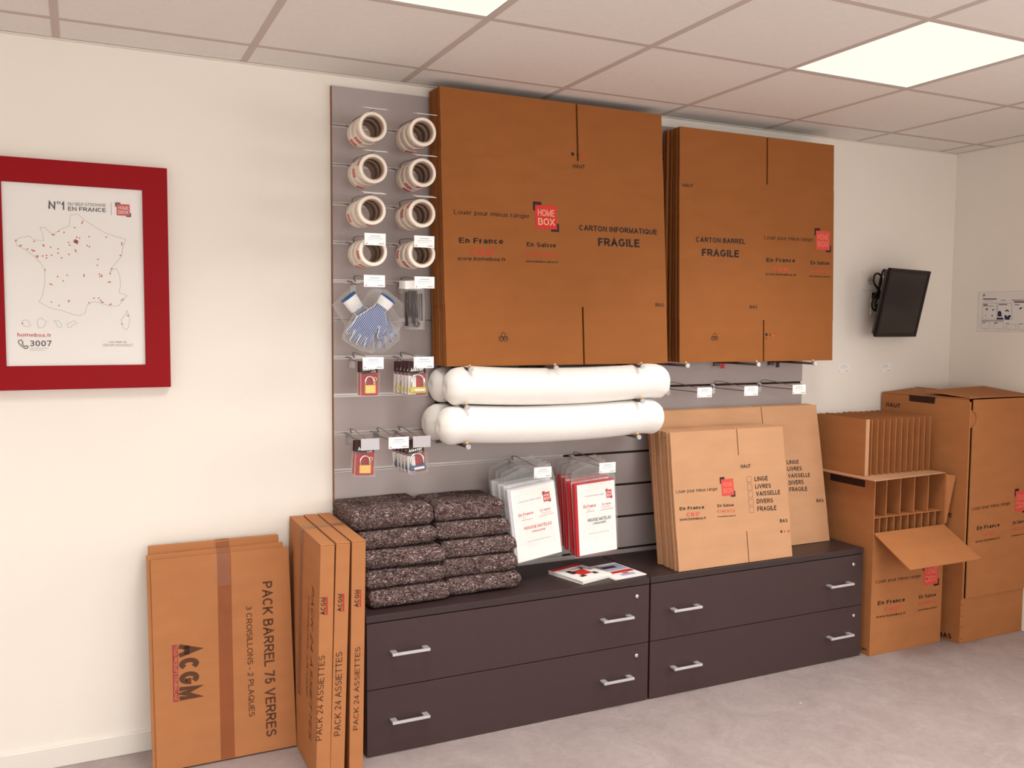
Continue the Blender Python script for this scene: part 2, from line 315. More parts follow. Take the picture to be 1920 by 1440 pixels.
    def logo(s, tl, br, mr=0, mk=1, ml=2, h=.0005):
        """red square with two rows of letters and two dark corner brackets, from upper left to lower right corner"""
        tl, br = Vector(tl), Vector(br); w = br.x-tl.x; H = tl.y-br.y; P = lambda x, y: Vector((tl.x+x*w, tl.y-y*H))
        for a in (((-.1, -.13), (.3, -.13), (.3, .0), (.02, .0), (.02, .25), (-.1, .25)), ((1.1, 1.1), (.72, 1.1), (.72, 1.0), (.98, 1.0), (.98, .75), (1.1, .75))):
            s.poly([P(*q) for q in a], mk, h)
        s.poly([P(0, 0), P(1, 0), P(1, 1), P(0, 1)][::-1], mr, h+.0003)
        s.text('HOME', P(.12, .46), P(.9, .46), P(.12, .18), ml, .008, h=h+.0006); s.text('BOX', P(.12, .84), P(.9, .84), P(.12, .55), ml, .012, h=h+.0006)
        return s
    def mesh(s, name, mats):
        me = bpy.data.meshes.new(name); me.from_pydata([tuple(p) for p in s.v], [], s.f)
        for m in (mats if isinstance(mats, (list, tuple)) else [mats]): me.materials.append(m)
        me.polygons.foreach_set('material_index', s.m); me.polygons.foreach_set('use_smooth', s.sm); me.update(); return me
    def build(s, name, mats, parent=None, M=None, bevel=0., recalc=True):
        me = s.mesh(name, mats)
        if recalc:
            bm = bmesh.new(); bm.from_mesh(me); bmesh.ops.recalc_face_normals(bm, faces=bm.faces); bm.to_mesh(me); bm.free()
        o = bpy.data.objects.new(name, me); C.objects.link(o)
        if parent: o.parent = parent
        if M is not None: o.matrix_local = M
        if bevel:
            b = o.modifiers.new('bevel', 'BEVEL'); b.width = bevel; b.segments = 2; b.limit_method = 'ANGLE'; b.angle_limit = math.radians(50)
        return o
def tag(o, label, cat, group=None):
    o['label'] = label; o['category'] = cat
    if group: o['group'] = group
    return o
def thing(name, label, cat, M=None, group=None):
    o = bpy.data.objects.new(name, None); C.objects.link(o); o.empty_display_size = .05
    if M is not None: o.matrix_world = M if isinstance(M, Matrix) else Matrix.Translation(M)
    return tag(o, label, cat, group)
def struct(o): o['kind'] = 'structure'; return o
def dup(o, M, label, parent=None):
    c = o.copy(); C.objects.link(c)
    if parent is None: c.matrix_world = M; c['label'] = label
    else: c.parent = parent; c.matrix_parent_inverse = o.matrix_parent_inverse.copy()
    for ch in list(o.children): dup(ch, None, None, c)
    return c
ORD = ['frontmost', 'second', 'third', 'fourth', 'fifth', 'sixth', 'seventh', 'eighth', 'ninth', 'tenth', 'eleventh', 'twelfth', 'thirteenth', 'fourteenth']
T = Matrix.Translation
def RX_(a): return Matrix.Rotation(a, 4, 'X')
def RY_(a): return Matrix.Rotation(a, 4, 'Y')
def RZ_(a): return Matrix.Rotation(a, 4, 'Z')

# ================================================================== ROOM
LX = -3.3
struct(MB().box(LX-.1, RX+.1, FY-.1, .1, -.1, 0).build('floor', LINO))
struct(MB().box(LX-.1, RX+.1, 0, .12, 0, HC).build('wall_back', WALL))
struct(MB().box(LX-.12, LX, FY, 0, 0, HC).build('wall_left', WALL))
y0, y1, z0, z1 = WIN
struct(MB().box(RX, RX+.12, y1, 0, 0, HC).box(RX, RX+.12, FY, y0, 0, HC).box(RX, RX+.12, y0, y1, 0, z0).box(RX, RX+.12, y0, y1, z1, HC).build('wall_right', WALL))
x0, x1, z0, z1 = WIN2
struct(MB().box(LX, x0, FY-.12, FY, 0, HC).box(x1, RX, FY-.12, FY, 0, HC).box(x0, x1, FY-.12, FY, 0, z0).box(x0, x1, FY-.12, FY, z1, HC).build('wall_front', WALL))
y0, y1, z0, z1 = WIN
w = struct(MB().box(RX+.04, RX+.1, y0, y1, z0, z0+.06).box(RX+.04, RX+.1, y0, y1, z1-.06, z1).box(RX+.04, RX+.1, y0, y0+.06, z0+.06, z1-.06).box(RX+.04, RX+.1, y1-.06, y1, z0+.06, z1-.06).box(RX+.04, RX+.1, (y0+y1)/2-.03, (y0+y1)/2+.03, z0+.06, z1-.06).build('window_1', WPLAS))
MB().box(RX+.065, RX+.072, y0+.06, y1-.06, z0+.06, z1-.06).build('pane', GLASS, w)
x0, x1, z0, z1 = WIN2
w = struct(MB().box(x0, x1, FY-.1, FY-.04, z0, z0+.06).box(x0, x1, FY-.1, FY-.04, z1-.06, z1).box(x0, x0+.06, FY-.1, FY-.04, z0+.06, z1-.06).box(x1-.06, x1, FY-.1, FY-.04, z0+.06, z1-.06).build('window_2', WPLAS))
MB().box(x0+.06, x1-.06, FY-.075, FY-.068, z0+.06, z1-.06).build('pane', GLASS, w)
# ceiling: tiles, with openings for the light panels, and the T-bars between them
PAN = [(i, j) for i in (-2, 1, 4) for j in (1, 4, 7)]
mb = MB(); ni0, ni1, nj = -4, 8, 9
for i in range(ni0, ni1):
    for j in range(-1, nj):
        if (i, j) in PAN: continue
        xa, xb = max(GX+.6*i, LX), min(GX+.6*(i+1), RX); yb, ya = min(-(GY+.6*j), 0), max(-(GY+.6*(j+1)), FY)
        if xb-xa < .002 or yb-ya < .002: continue
        mb.box(xa, xb, ya, yb, HC, HC+.015)
ceil = struct(mb.build('ceiling', CEIL))
bars = MB()
for i in range(ni0, ni1+1):
    x = GX+.6*i
    if LX < x-.012 and x+.012 < RX: bars.box(x-.012, x+.012, FY, 0, HC-.0012, HC+.004)
for j in range(0, nj+1):
    y = -(GY+.6*j)
    if y > FY: bars.box(LX, RX, y-.012, y+.012, HC-.001, HC+.004)
bars.build('grid_bars', CBAR, ceil)
struct(MB().box(LX, RX, -.02, 0, HC-.004, HC-.0015).box(RX-.02, RX, FY, -.02, HC-.004, HC-.0015).build('trim_1', WPLAS))
struct(MB().box(LX, RX, -.012, 0, 0, .075).build('baseboard_back', mat('white_baseboard', (232, 226, 218), .45), bevel=.003))
struct(MB().box(RX-.012, RX, FY, -.52, 0, .075).build('baseboard_right', MATS['white_baseboard'], bevel=.003))
WHERE = {(1, 1): 'lit square ceiling panel above the left hung cartons, cut by the photo top edge', (4, 1): 'lit square ceiling panel at the upper right of the photo, nearer the right wall'}
for i, j in PAN:
    xa, xb, yb, ya = GX+.6*i, GX+.6*(i+1), -(GY+.6*j), -(GY+.6*(j+1))
    if ya < FY: continue
    lab = WHERE.get((i, j)) or 'lit ceiling panel, %s row, %s column' % ({1: 'first', 4: 'second', 7: 'third'}[j], {-2: 'left', 1: 'middle', 4: 'right'}[i])
    t = thing('ceiling_light', lab, 'light', Vector(((xa+xb)/2, (ya+yb)/2, HC)), 'square ceiling light panels')
    MB().box(-.287, .287, -.287, .287, .001, .006).build('diffuser', LED, t)
    f = MB()
    for a, b, c, d in ((-.3, .3, -.3, -.288), (-.3, .3, .288, .3), (-.3, -.288, -.288, .288), (.288, .3, -.288, .288)): f.box(a, b, c, d, .0, .012)
    f.build('frame', WPLAS, t)
    area('panel_light', ((xa+xb)/2, (ya+yb)/2, HC-.004), (0, 0, 0), .57, .57, PANEL_W, (1, .995, .96)).data.spread = math.radians(115)

# ================================================================== SLATWALL
CORE_D = mat('shaded_board_core', (58, 42, 38), .9)  # bare board core, coloured dark to carry the shade inside the grooves
SP, PZ, PX1 = .14577, 2.43145, 2.357
GZ = [PZ-k*SP for k in range(17)]
t = thing('slatwall_panel', 'grey grooved slat panel fixed to the back wall behind the cartons', 'display panel', Vector((0, 0, 0)))
prof = [(-.0005, PZ), (-.018, PZ)]
for k in range(1, 16):
    z = GZ[k]; prof += [(-.018, z+.005), (-.014, z+.005), (-.014, z+.009), (-.007, z+.009), (-.007, z-.009), (-.014, z-.009), (-.014, z-.005), (-.018, z-.005)]
prof += [(-.018, .09), (-.0005, .09)]
n = len(prof); vs = [(.001, y, z) for y, z in prof]+[(PX1, y, z) for y, z in prof]
sl = MB().add(vs, [tuple(range(n)), tuple(range(2*n-1, n-1, -1))]+[(i, (i+1) % n, (i+1) % n+n, i+n) for i in range(n)])
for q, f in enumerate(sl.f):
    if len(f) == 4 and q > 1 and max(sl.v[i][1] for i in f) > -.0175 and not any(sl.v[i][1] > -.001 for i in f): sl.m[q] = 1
sl.build('panel', [SLAT, CORE_D], t)
MB().box(-.0015, .0005, -.0185, -.0005, .09, PZ).build('edge_strip', CHIP, t)
for k in range(1, 16):
    z = GZ[k]; m = MB()
    m.box(.001, 1.01, -.0186, -.0172, z+.0032, z+.0066).box(.001, 1.01, -.0186, -.0172, z-.0066, z-.0032).box(.001, 1.01, -.0082, -.0072, z-.0085, z+.0085)
    m.build('groove_insert', ALU, t)

# ================================================================== PRINT BLOCKS shared by the removal cartons
SL = 'Louer pour mieux ranger'
def handset(m, c, r, mi):   # small telephone handset in a ring
    c = Vector(c); m.ring(c, r, r*.22, mi, a0=.9, a1=5.4, n=12); m.line([c+Vector((-.35*r, -.3*r)), c+Vector((.1*r, .5*r))], r*.4, mi)
def recycle(m, c, r, mi):
    for k in range(3):
        a = math.pi/2+k*2*math.pi/3; q = Vector(c)+Vector((math.cos(a), math.sin(a)))*r*.52
        m.ring(q, r*.46, r*.12, mi, n=10)
    m.line([(c[0]-r, c[1]+.1*r), (c[0]+r, c[1]+.1*r)], r*.12, mi); m.line([(c[0]-r, c[1]-.25*r), (c[0]+r, c[1]-.25*r)], r*.12, mi)
def address(face, parent, P, slogan=None, logo=None, fr=None, num=None, www=None, su=None, num2=None, www2=None, red=RED, more=()):
    """the printed block: black print as one part, the red logo as another"""
    m = MB()
    def tx(s, spec, mi, bold=.012, shear=0., m=m):
        (xa, ya), (xb, yb), yt = spec; m.text(s, P(xa, ya), P(xb, yb), P(xa, yt) if not isinstance(yt, tuple) else P(*yt), mi, bold, shear)
    def num_(s, n, bold, m):
        if not s: return
        (xa, ya), (xb, yb), yt = s; w = xb-xa; k = .30 if n == '30 07' else .17
        a = (xa+w*k, ya+(yb-ya)*k); tx(n, (a, (xb, yb), yt-ya+a[1]), 1, bold, m=m)
        q = P(xa+w*k*.45, (ya+yt)/2+(yb-ya)*k*.4); handset(m, q, (P(xa, yt)-P(xa, ya)).length*.5, 1)
    if slogan: tx(SL, slogan, 0, .0); m.build('printed_text', [BLACK], parent)
    m = MB(); m2 = MB()
    if fr: tx('En France', fr, 0, .022, m=m)
    num_(num, '30 07', .02, m)
    if www: tx('www.homebox.fr', www, 0, .014, m=m)
    if su: tx('En Suisse', su, 0, .02, m=m2)
    num_(num2, '0 842 00 11 22', .008, m2)
    if www2: tx('www.homebox-suisse.ch', www2, 0, .02, m=m2)
    for q in (m, m2):
        if q.v: q.build('printed_text', [BLACK, red], parent)
    for s, spec, mi, bold in more:
        m2 = MB(); tx(s, spec, 0, bold, m=m2); m2.build('printed_text', [BLACK], parent)
    if logo: MB().logo(P(*logo[0]), P(*logo[1])).build('logo', [red, BLACK, LOGOL if red is RED else LOGOF], parent)
    return m
LOGOL = mat('pale_logo_letters', (232, 178, 140), .6)
LOGOF = mat('faded_logo_letters', (224, 122, 100), .6)
LOGOW = mat('white_logo_letters', (246, 232, 226), .6)

# flattened carton: two sheets folded at the sides, flaps slit at the top and bottom
def flat_carton_mesh(w, h, t, slits, ft, fb, st=None, sb=None, g=.0045):
    st = st or slits; sb = sb or slits; s = t*.42; m = MB()
    for ya, yb in ((0, s), (t-s, t)):
        m.box(0, w, ya, yb, fb, h-ft)
        for za, zb, sl in ((h-ft, h, st), (0, fb, sb)):
            xs = [0]+sorted(sl)+[w]
            for i in range(len(xs)-1):
                m.box(xs[i]+(g/2 if i else .0015), xs[i+1]-(g/2 if i < len(xs)-2 else .0015), ya, yb, za, zb)
    m.box(0, .002, s, t-s, fb, h-ft, 1).box(w-.002, w, s, t-s, fb, h-ft, 1)
    return m
def carton_stack(name, group, w, h, t, slits, ft, fb, X, bot, top, n, dyb, dyt, lab, jx=.004, jz=.003, m2=CARD, extra_gap=0., sb=None, g_=.0045):
    """n cartons leaning on each other; bot/top = (y,z) of the front one's face; returns the front carton and its Face"""
    out = None
    for i in range(n):
        g = extra_gap if i else 0
        yb, yt = bot[0]+i*dyb+g, top[0]+i*dyt+g*.6
        th = math.atan2(yt-yb, top[1]-bot[1]); dx = random.uniform(-jx, jx) if i else 0; dz = random.uniform(0, jz) if i else 0
        M = T(Vector((X+dx, yb, bot[1]+dz)))@RX_(-th)
        if i == 0:
            o = flat_carton_mesh(w, h, t, slits, ft, fb, sb=sb, g=g_).build(name, [m2, CARD_E]); o.matrix_world = M
            tag(o, lab[0], 'carton', group); out = o
        else:
            c = bpy.data.objects.new(name, out.data); C.objects.link(c); c.matrix_world = M
            tag(c, lab[1] % ORD[i] if i < n-1 or len(lab) < 3 else lab[2], 'carton', group)
    F = Face((X, bot[0], bot[1]), (1, 0, 0), (0, top[0]-bot[0], top[1]-bot[1]))
    return out, F

# ---- big cartons hung on the left
X1 = .383
o, F = carton_stack('flat_carton', 'cartons of the hanging left stack', 1.021, 1.068, .0095, [.6], .235, .235, X1, (-.222, 1.3805), (-.142, 2.4455), 10, .0168, .0118,
    ('large flat brown carton printed CARTON INFORMATIQUE, front of the left hanging stack', 'flat brown carton, %s from the front in the CARTON INFORMATIQUE stack', 'flat brown carton at the back of the CARTON INFORMATIQUE stack, against the panel'), m2=CARD_D, jz=0, sb=[.605], g_=.0085)
P = F.crop(790, 150, 2.619)
address(F, o, P, ((160, 658), (532, 680), 635), ((558, 612), (666, 735)), ((185, 800), (403, 806), 773), ((237, 858), (356, 860), 830), ((178, 885), (415, 890), 867), ((518, 818), (661, 823), 796), ((512, 866), (670, 870), 848), ((513, 895), (671, 900), 884), RED,
    [('HAUT', ((745, 432), (803, 436), 413), 0, .02), ('CARTON INFORMATIQUE', ((775, 738), (1157, 760), 711), 0, .025), ('FRAGILE', ((868, 815), (1072, 822), 775), 0, .028), ('BAS', ((1150, 1112), (1190, 1113), 1095), 0, .02)])
m = MB(); recycle(m, P(403, 1265), .02, 0); m.disc(P(743, 364), .0075, 0); m.disc(P(765, 366), .004, 0); m.disc(P(787, 372), .0065, 1); m.build('print_mark', [BLACK, RED], o)
# ---- barrel cartons hung on the right
o, F = carton_stack('flat_carton', 'cartons of the hanging right stack', .898, 1.024, .0095, [.488], .215, .19, 1.492, (-.182, 1.3805), (-.152, 2.406), 6, .027, .0215,
    ('large flat brown carton printed CARTON BARREL, front of the right hanging stack', 'flat brown carton, %s from the front in the CARTON BARREL stack', 'flat brown carton at the back of the CARTON BARREL stack, against the panel'), m2=CARD_D, jx=.006, jz=0, sb=[.472], g_=.0085)
P = F.crop(1220, 200, 2.769)
address(F, o, P, ((590, 688), (845, 700), 668), ((858, 643), (929, 746)), ((601, 806), (750, 809), 785), ((635, 852), (715, 855), 832), ((594, 875), (757, 880), 862), ((830, 819), (928, 822), 800), ((827, 860), (930, 864), 845), ((823, 884), (930, 887), 876), PINKRED,
    [('HAUT', ((165, 416), (222, 419), 399), 0, .02), ('CARTON BARREL', ((235, 702), (490, 713), 676), 0, .025), ('FRAGILE', ((266, 775), (458, 783), 737), 0, .028), ('BAS', ((514, 1047), (552, 1049), 1031), 0, .02)])
m = MB(); recycle(m, P(332, 1198), .019, 0)
for x, y, r, c in ((601, 1183, .0075, 0), (620, 1184, .004, 0), (637, 1189, .007, 1), (600, 1205, .003, 0), (637, 1209, .003, 1)): m.disc(P(x, y), r, c)
m.build('print_mark', [BLACK, PINKRED], o)
# ---- cartons standing on the cabinet: back stack, then the small stack leaning on it
o, F = carton_stack('flat_carton', 'cartons of the tall stack on the cabinet', .945, .656, .0125, [.60], .09, .11, 1.413, (-.232, .516), (-.118, 1.162), 4, .021, .0205,
    ('taller flat carton listing LINGE LIVRES VAISSELLE behind the small carton stack on the cabinet', 'tall flat carton, %s from the front behind the small carton stack', 'rearmost tall flat carton behind the small carton stack, near the slat panel'), jz=0)
P = F.crop(1193, 740, 4.115)
m = MB()
for s, (xa, ya), (xb, yb), yt in (('LINGE', (1162, 537), (1255, 533), 506), ('LIVRES', (1167, 589), (1278, 584), 557), ('VAISSELLE', (1172, 642), (1342, 634), 611), ('DIVERS', (1177, 697), (1291, 689), 663), ('FRAGILE', (1182, 748), (1320, 741), 715), ('BAS', (1391, 830), (1446, 828), 804)):
    m = MB(); m.text(s, P(xa, ya), P(xb, yb), P(xa, yt), 0, .02); m.build('printed_text', [BLACK], o)
o, F = carton_stack('flat_carton', 'small cartons stacked on the cabinet', .620, .5815, .0108, [.357], .115, .135, 1.3595, (-.387, .516), (-.303, 1.090), 12, .0122, .0119,
    ('small flat carton with LINGE LIVRES tick boxes, front of the stack on the cabinet', 'small flat carton, %s from the front of the tick box carton stack', 'rearmost small flat carton of the tick box stack, against the taller cartons'), extra_gap=.004, jx=.006, sb=[.372], jz=0)
P = F.crop(1190, 740, 4.115)
address(F, o, P, ((318, 762), (642, 738), 735), ((665, 654), (768, 774)), ((347, 893), (537, 879), 868), ((400, 942), (500, 936), 910), ((347, 975), (552, 960), 953), ((638, 868), (765, 861), 846), ((636, 913), (775, 905), 890), ((638, 947), (780, 937), 936), PINKRED,
    [('HAUT', ((818, 568), (896, 563), 540), 0, .02), ('LINGE', ((925, 668), (1028, 661), 633), 0, .02), ('LIVRES', ((931, 725), (1052, 718), 692), 0, .02), ('VAISSELLE', ((937, 783), (1123, 768), 748), 0, .02), ('DIVERS', ((942, 840), (1067, 833), 805), 0, .02), ('FRAGILE', ((947, 900), (1094, 890), 863), 0, .02), ('BAS', ((1120, 987), (1180, 984), 960), 0, .02)])
m = MB()
for k in range(5):
    x, y = 865+k*4.5, 633+k*58.3; m.line([P(x, y), P(x+35, y-2), P(x+37, y+43), P(x+2, y+45)], .0012, 0, closed=True)
m.disc(P(1132, 1056), .006, 0); m.disc(P(1158, 1055), .003, 0); m.disc(P(1187, 1053), .006, 1); m.build('print_mark', [BROWN, PINKRED], o)

# ================================================================== FILING CABINETS
CD, CH, DZ = .399, .514, .2445
def cabinet(xa, xb, lab, hp, lp):
    t = thing('filing_cabinet', lab, 'cabinet', Vector(((xa+xb)/2, -CD/2, 0)), 'dark filing cabinets along the wall'); L = t.location
    def b(m, x0, x1, y0, y1, z0, z1): return m.box(x0-L.x, x1-L.x, y0-L.y, y1-L.y, z0, z1)
    m = MB(); b(m, xa, xa+.018, -CD+.02, -.022, 0, CH-.026); b(m, xb-.018, xb, -CD+.02, -.022, 0, CH-.026); b(m, xa+.018, xb-.018, -.03, -.022, 0, CH-.026); b(m, xa+.018, xb-.018, -CD+.02, -.03, 0.0, .04)
    m.build('carcass', CABI, t)
    b(MB(), xa, xb, -CD, -.022, CH-.026, CH).build('top_panel', CABI_T, t, bevel=.0015)
    for k, (za, zb) in enumerate(((DZ+.0015, CH-.0295), (.004, DZ-.0015))):
        d = b(MB(), xa+.002, xb-.002, -CD, -CD+.019, za, zb).build('drawer_front', CABI, t, bevel=.001)
        for px in hp[k]:
            p = ony(*px, -CD); x, z = p.x-L.x, p.z; y = -CD-L.y; h = MB()
            for s in (-1, 1): h.box(x+s*.060-.011, x+s*.060+.011, y-.03, y, z-.004, z+.003)
            h.box(x-.071, x+.071, y-.036, y-.028, z-.007, z+.003).build('handle', SATIN, d, bevel=.001)
        p = ony(*lp[k], -CD)
        MB().lathe([(.0001, 0), (.0085, 0), (.0085, -.003), (.006, -.005), (.0001, -.005)], 20, 0, 'y', (p.x-L.x, -CD-L.y, p.z)).box(p.x-L.x-.001, p.x-L.x+.001, -CD-L.y-.0055, -CD-L.y-.004, p.z-.004, p.z+.004).build('lock', CHROME, d)
cabinet(.013, 1.2065, 'dark taupe two drawer cabinet carrying the felt blankets and leaflets', [[(766, 1216), (1153, 1157)], [(766, 1342), (1153, 1271)]], [(1194, 1118), (1193, 1229)])
cabinet(1.2115, 2.402, 'dark taupe two drawer cabinet carrying the stacks of flat cartons', [[(1282, 1137), (1570, 1094)], [(1282, 1245), (1570, 1190)]], [(1600, 1058), (1600, 1154)])

# ================================================================== SUPPORT PEGS
def peg(px, Y, z, lab, proto=[None]):
    p = ony(*px, Y); M = T(Vector((p.x, -.018, z)))
    if proto[0] is None:
        t = thing('support_peg', lab, 'peg', M, 'metal pegs in the slat panel')
        MB().tube([(0, .002, 0), (0, -.286, 0)], .006, 0, 12).box(-.02, .02, -.004, -.0012, -.02, .012).build('rod', DSTEEL, t)
        MB().tube([(0, -.286, 0), (0, -.296, 0)], .0095, 0, 16).build('end_cap', SILV, t)
        MB().sphere((0, -.279, .0125), .0062).build('stop_ball', BRASS, t); proto[0] = t
    else: dup(proto[0], M, lab)
for px, q in (((883, 692), 'left'), ((1043, 690), 'middle'), ((1205, 688), 'right')): peg(px, -.31, 1.3735, 'grey capped metal peg under the CARTON INFORMATIQUE stack, %s of three' % q)
for px, q in (((1289, 686), 'left'), ((1422, 683), 'middle'), ((1528, 681), 'right')): peg(px, -.31, 1.3735, 'grey capped metal peg under the CARTON BARREL stack, %s of three' % q)
PU, PL = ony(876, 764, -.31).z, ony(878, 838, -.31).z
for px, z, q in (((876, 764), PU, 'upper foam rolls, left one'), ((1205, 751), PU, 'upper foam rolls, right one'), ((878, 838), PL, 'lower foam rolls, left one'), ((1198, 821), PL, 'lower foam rolls, right one')): peg(px, -.31, z, 'grey capped metal peg carrying the ' + q)

# ================================================================== FOAM ROLLS
def foam_roll(xa, xb, yc, zc, r, lab, seed):
    L = xb-xa; n, k = 70, 40; vs = []; fs = []; off = Vector((seed*3.1, seed, 0)); ce = .062
    st = [-.5*L+ce*(1-math.cos(a*math.pi/2/10)) for a in range(11)]
    st = st+[-.5*L+ce+(L-2*ce)*i/n for i in range(1, n)]+[-x for x in reversed(st)]
    for x in st:
        e = L/2-abs(x); q0 = 1 if e > ce else max(.02, math.sqrt(max(0, 1-(1-e/ce)**2.3)))
        u = x/(L/2); sag = -.014*(1-(u/.8)**2) if abs(u) < .8 else -.008*(abs(u)-.8)/.2
        rr = r*q0*(1+.02*noise.noise(Vector((x*3, 0, 0))+off)+.02*(1-abs(u)))
        dx = -math.copysign(.010, x)*(1-q0/.35) if q0 < .35 else 0
        for a in range(k):
            th = 2*math.pi*a/k; q = 1+.016*noise.noise(Vector((x*5, math.cos(th)*1.6, math.sin(th)*1.6))+off)
            if e < .12: q += (.07*(1-e/.12))*noise.noise(Vector((x*14, math.cos(th)*4.5, math.sin(th)*4.5))+off)
            vs.append((x+dx, rr*q*.97*math.cos(th), r+sag+rr*q*math.sin(th)))
    m = len(st)
    for i in range(m-1):
        for a in range(k): fs.append((i*k+a, i*k+(a+1) % k, (i+1)*k+(a+1) % k, (i+1)*k+a))
    fs += [tuple(range(k)), tuple((m-1)*k+a for a in range(k))]
    return tag(MB().add(vs, fs, 0, True).build('foam_roll', FOAM, None, T(Vector(((xa+xb)/2, yc, zc-r)))), lab, 'roll', 'white foam rolls below the cartons')
for nm, (l, r_), z, xs in (('upper', ((832, 735), (1250, 720)), PU+.0065, 0), ('lower', ((819, 800), (1239, 785)), PL+.0065, 0)):
    a = ony(*l, -.235); b = ony(*r_, -.235); R = .0725
    foam_roll(a.x, b.x, -.235, z+R, R, 'white foam roll on the %s pegs, front one of the pair' % nm, 3 if nm == 'upper' else 8)
    foam_roll(a.x-.005, b.x-.02, -.093, z+R*.985, R*.98, 'white foam roll on the %s pegs, rear one against the panel' % nm, 5 if nm == 'upper' else 11)

# ================================================================== DISPLAY HOOKS with price tags
def price_tag_mesh():
    m = MB().box(-.0385, .0385, 0, .0015, -.021, .021)
    m.poly([(-.018, .010), (.018, .010), (.018, .0125), (-.018, .0125)], 1); m.poly([(-.026, .003), (.028, .003), (.028, .0045), (-.026, .0045)], 1)
    m.poly([(-.028, -.003), (.02, -.003), (.02, -.002), (-.028, -.002)], 1); m.disc((-.031, -.0155), .0024, 2); m.poly([(.012, -.016), (.033, -.016), (.033, -.0135), (.012, -.0135)], 3)
    return m
HOOKS = {}
def hook(X, z, lab, L=.27, tilt=0., tagkind='white', LP=None):
    M = T(Vector((X, -.018, z))); k = (L, tilt, tagkind, LP); Q = LP or L
    if k in HOOKS: return dup(HOOKS[k], M, lab)
    t = thing('display_hook', lab, 'hook', M, 'wire display hooks in the slat panel')
    MB().box(-.012, .012, -.0032, -.0008, -.042, .004).box(-.006, .006, -.012, -.003, -.016, -.006).build('back_plate', STEEL, t)
    MB().tube([(-.02, -.003, .002), (-.008, -.004, 0), (0, -.006, -.008), (0, -.03, -.0125), (0, -Q+.02, -.0125)]+([(0, -Q, -.0125)] if LP else [(0, -Q+.006, -.010), (0, -Q, -.002)]), .0021, 0, 8).build('prong', STEEL, t)
    if tagkind:
        MB().tube([(.012, -.003, .0), (.006, -.006, .006), (0, -.02, .018), (0, -.06, .020), (0, -L-.012, .0 if not tilt else .004)], .0016, 0, 8).build('label_arm', STEEL, t)
        Mt = T(Vector((0, -L-.0155, -.010 if tilt == 0 else .007)))@RX_(-tilt)
        if tagkind == 'white': price_tag_mesh().build('price_tag', [PAPER, BLUEP, RED, GREYP], t, Mt)
        else: MB().box(-.034, .034, 0, .0015, -.021, .021).build('label_holder', SILV, t, Mt)
    HOOKS[k] = t; return t
# ---- packing tape on eight hooks, three rolls each
RO, RI, RW = .0512, .0368, .049
def tape_meshes(seed):
    rd = random.Random(seed); m = MB(); m.lathe([(RI+.003, 0), (RO-.0012, 0), (RO, .0012), (RO, RW-.0012), (RO-.0012, RW), (RI+.003, RW)], 48)
    def wrap(a0):
        def f(p):
            a = a0-p.x/RO; return ((RO+.0004)*math.cos(a), p.y, (RO+.0004)*math.sin(a))
        return f
    a = rd.uniform(0, 1)
    for k in range(2):
        a0 = a+k*math.pi; fn = wrap(a0)
        w = .030; q = 8
        vs = [fn(Vector((w*i/q, y))) for i in range(q+1) for y in (.009, .037)]
        m.add(vs, [(2*i, 2*i+1, 2*i+3, 2*i+2) for i in range(q)], 1)
        f2 = lambda p, fn=fn: tuple(Vector(fn(p))*1.0+Vector((0, 0, 0))+Vector((fn(p)[0], 0, fn(p)[2])).normalized()*.0003)
        m.text('HOME', Vector((.003, .025)), Vector((.027, .025)), Vector((.003, .034)), 2, .0, warp=f2); m.text('BOX', Vector((.003, .012)), Vector((.027, .012)), Vector((.003, .021)), 2, .0, warp=f2)
        m.text(SL, Vector((.038, .027)), Vector((.118, .027)), Vector((.038, .035)), 3, .0, warp=fn)
        m.text('www.homebox.fr', Vector((.045, .012)), Vector((.11, .012)), Vector((.045, .018)), 3, .0, warp=fn)
    core = MB().lathe([(RI, .0), (RI+.0031, .0), (RI+.0031, RW), (RI, RW)], 48)
    return m.mesh('tape_winding', [TAPEW, RED, LOGOW, GREYBR]), core.mesh('core', [CORE])
GREYBR = mat('faded_brown_print', (146, 116, 104), .7)
TM = [tape_meshes(i) for i in range(3)]
def tape_roll(p, ang, v, lab):
    t = thing('tape_roll', lab, 'tape', T(p)@RY_(ang), 'white printed tape rolls on hooks')
    for me, nm in zip(TM[v], ('tape_winding', 'core')):
        o = bpy.data.objects.new(nm, me); C.objects.link(o); o.parent = t
ROWN = ['top', 'second', 'third', 'fourth']
tiltT = math.radians(76)
for c, cn in enumerate(('left', 'right')):
    for r in range(4):
        px = ((659, 236), (660, 309), (657.5, 382), (660, 455))[r] if c == 0 else ((747, 245), (747, 317), (746, 389), (746, 459))[r]
        X = ony(*px, -.018).x; z = GZ[r+1]
        hook(X, z, 'wire hook with %s price tag, %s row of the %s tape column' % ('an upright' if r == 3 else 'a tipped up', ROWN[r], cn), .285, tiltT if r < 3 else 0., LP=.262)
        for k in range(3):
            yf = -.018-.279+.002+k*.0535; zc = z-.0125-.0021-RI+.0002
            tape_roll(Vector((X+random.uniform(-.0012, .0012)*(k > 0), yf, zc-abs(random.uniform(0, .0004)))), random.uniform(0, 6.28), random.randrange(3),
                      'white printed tape roll, %s on the %s row hook of the %s column' % (('front', 'middle', 'rear')[k], ROWN[r], cn))

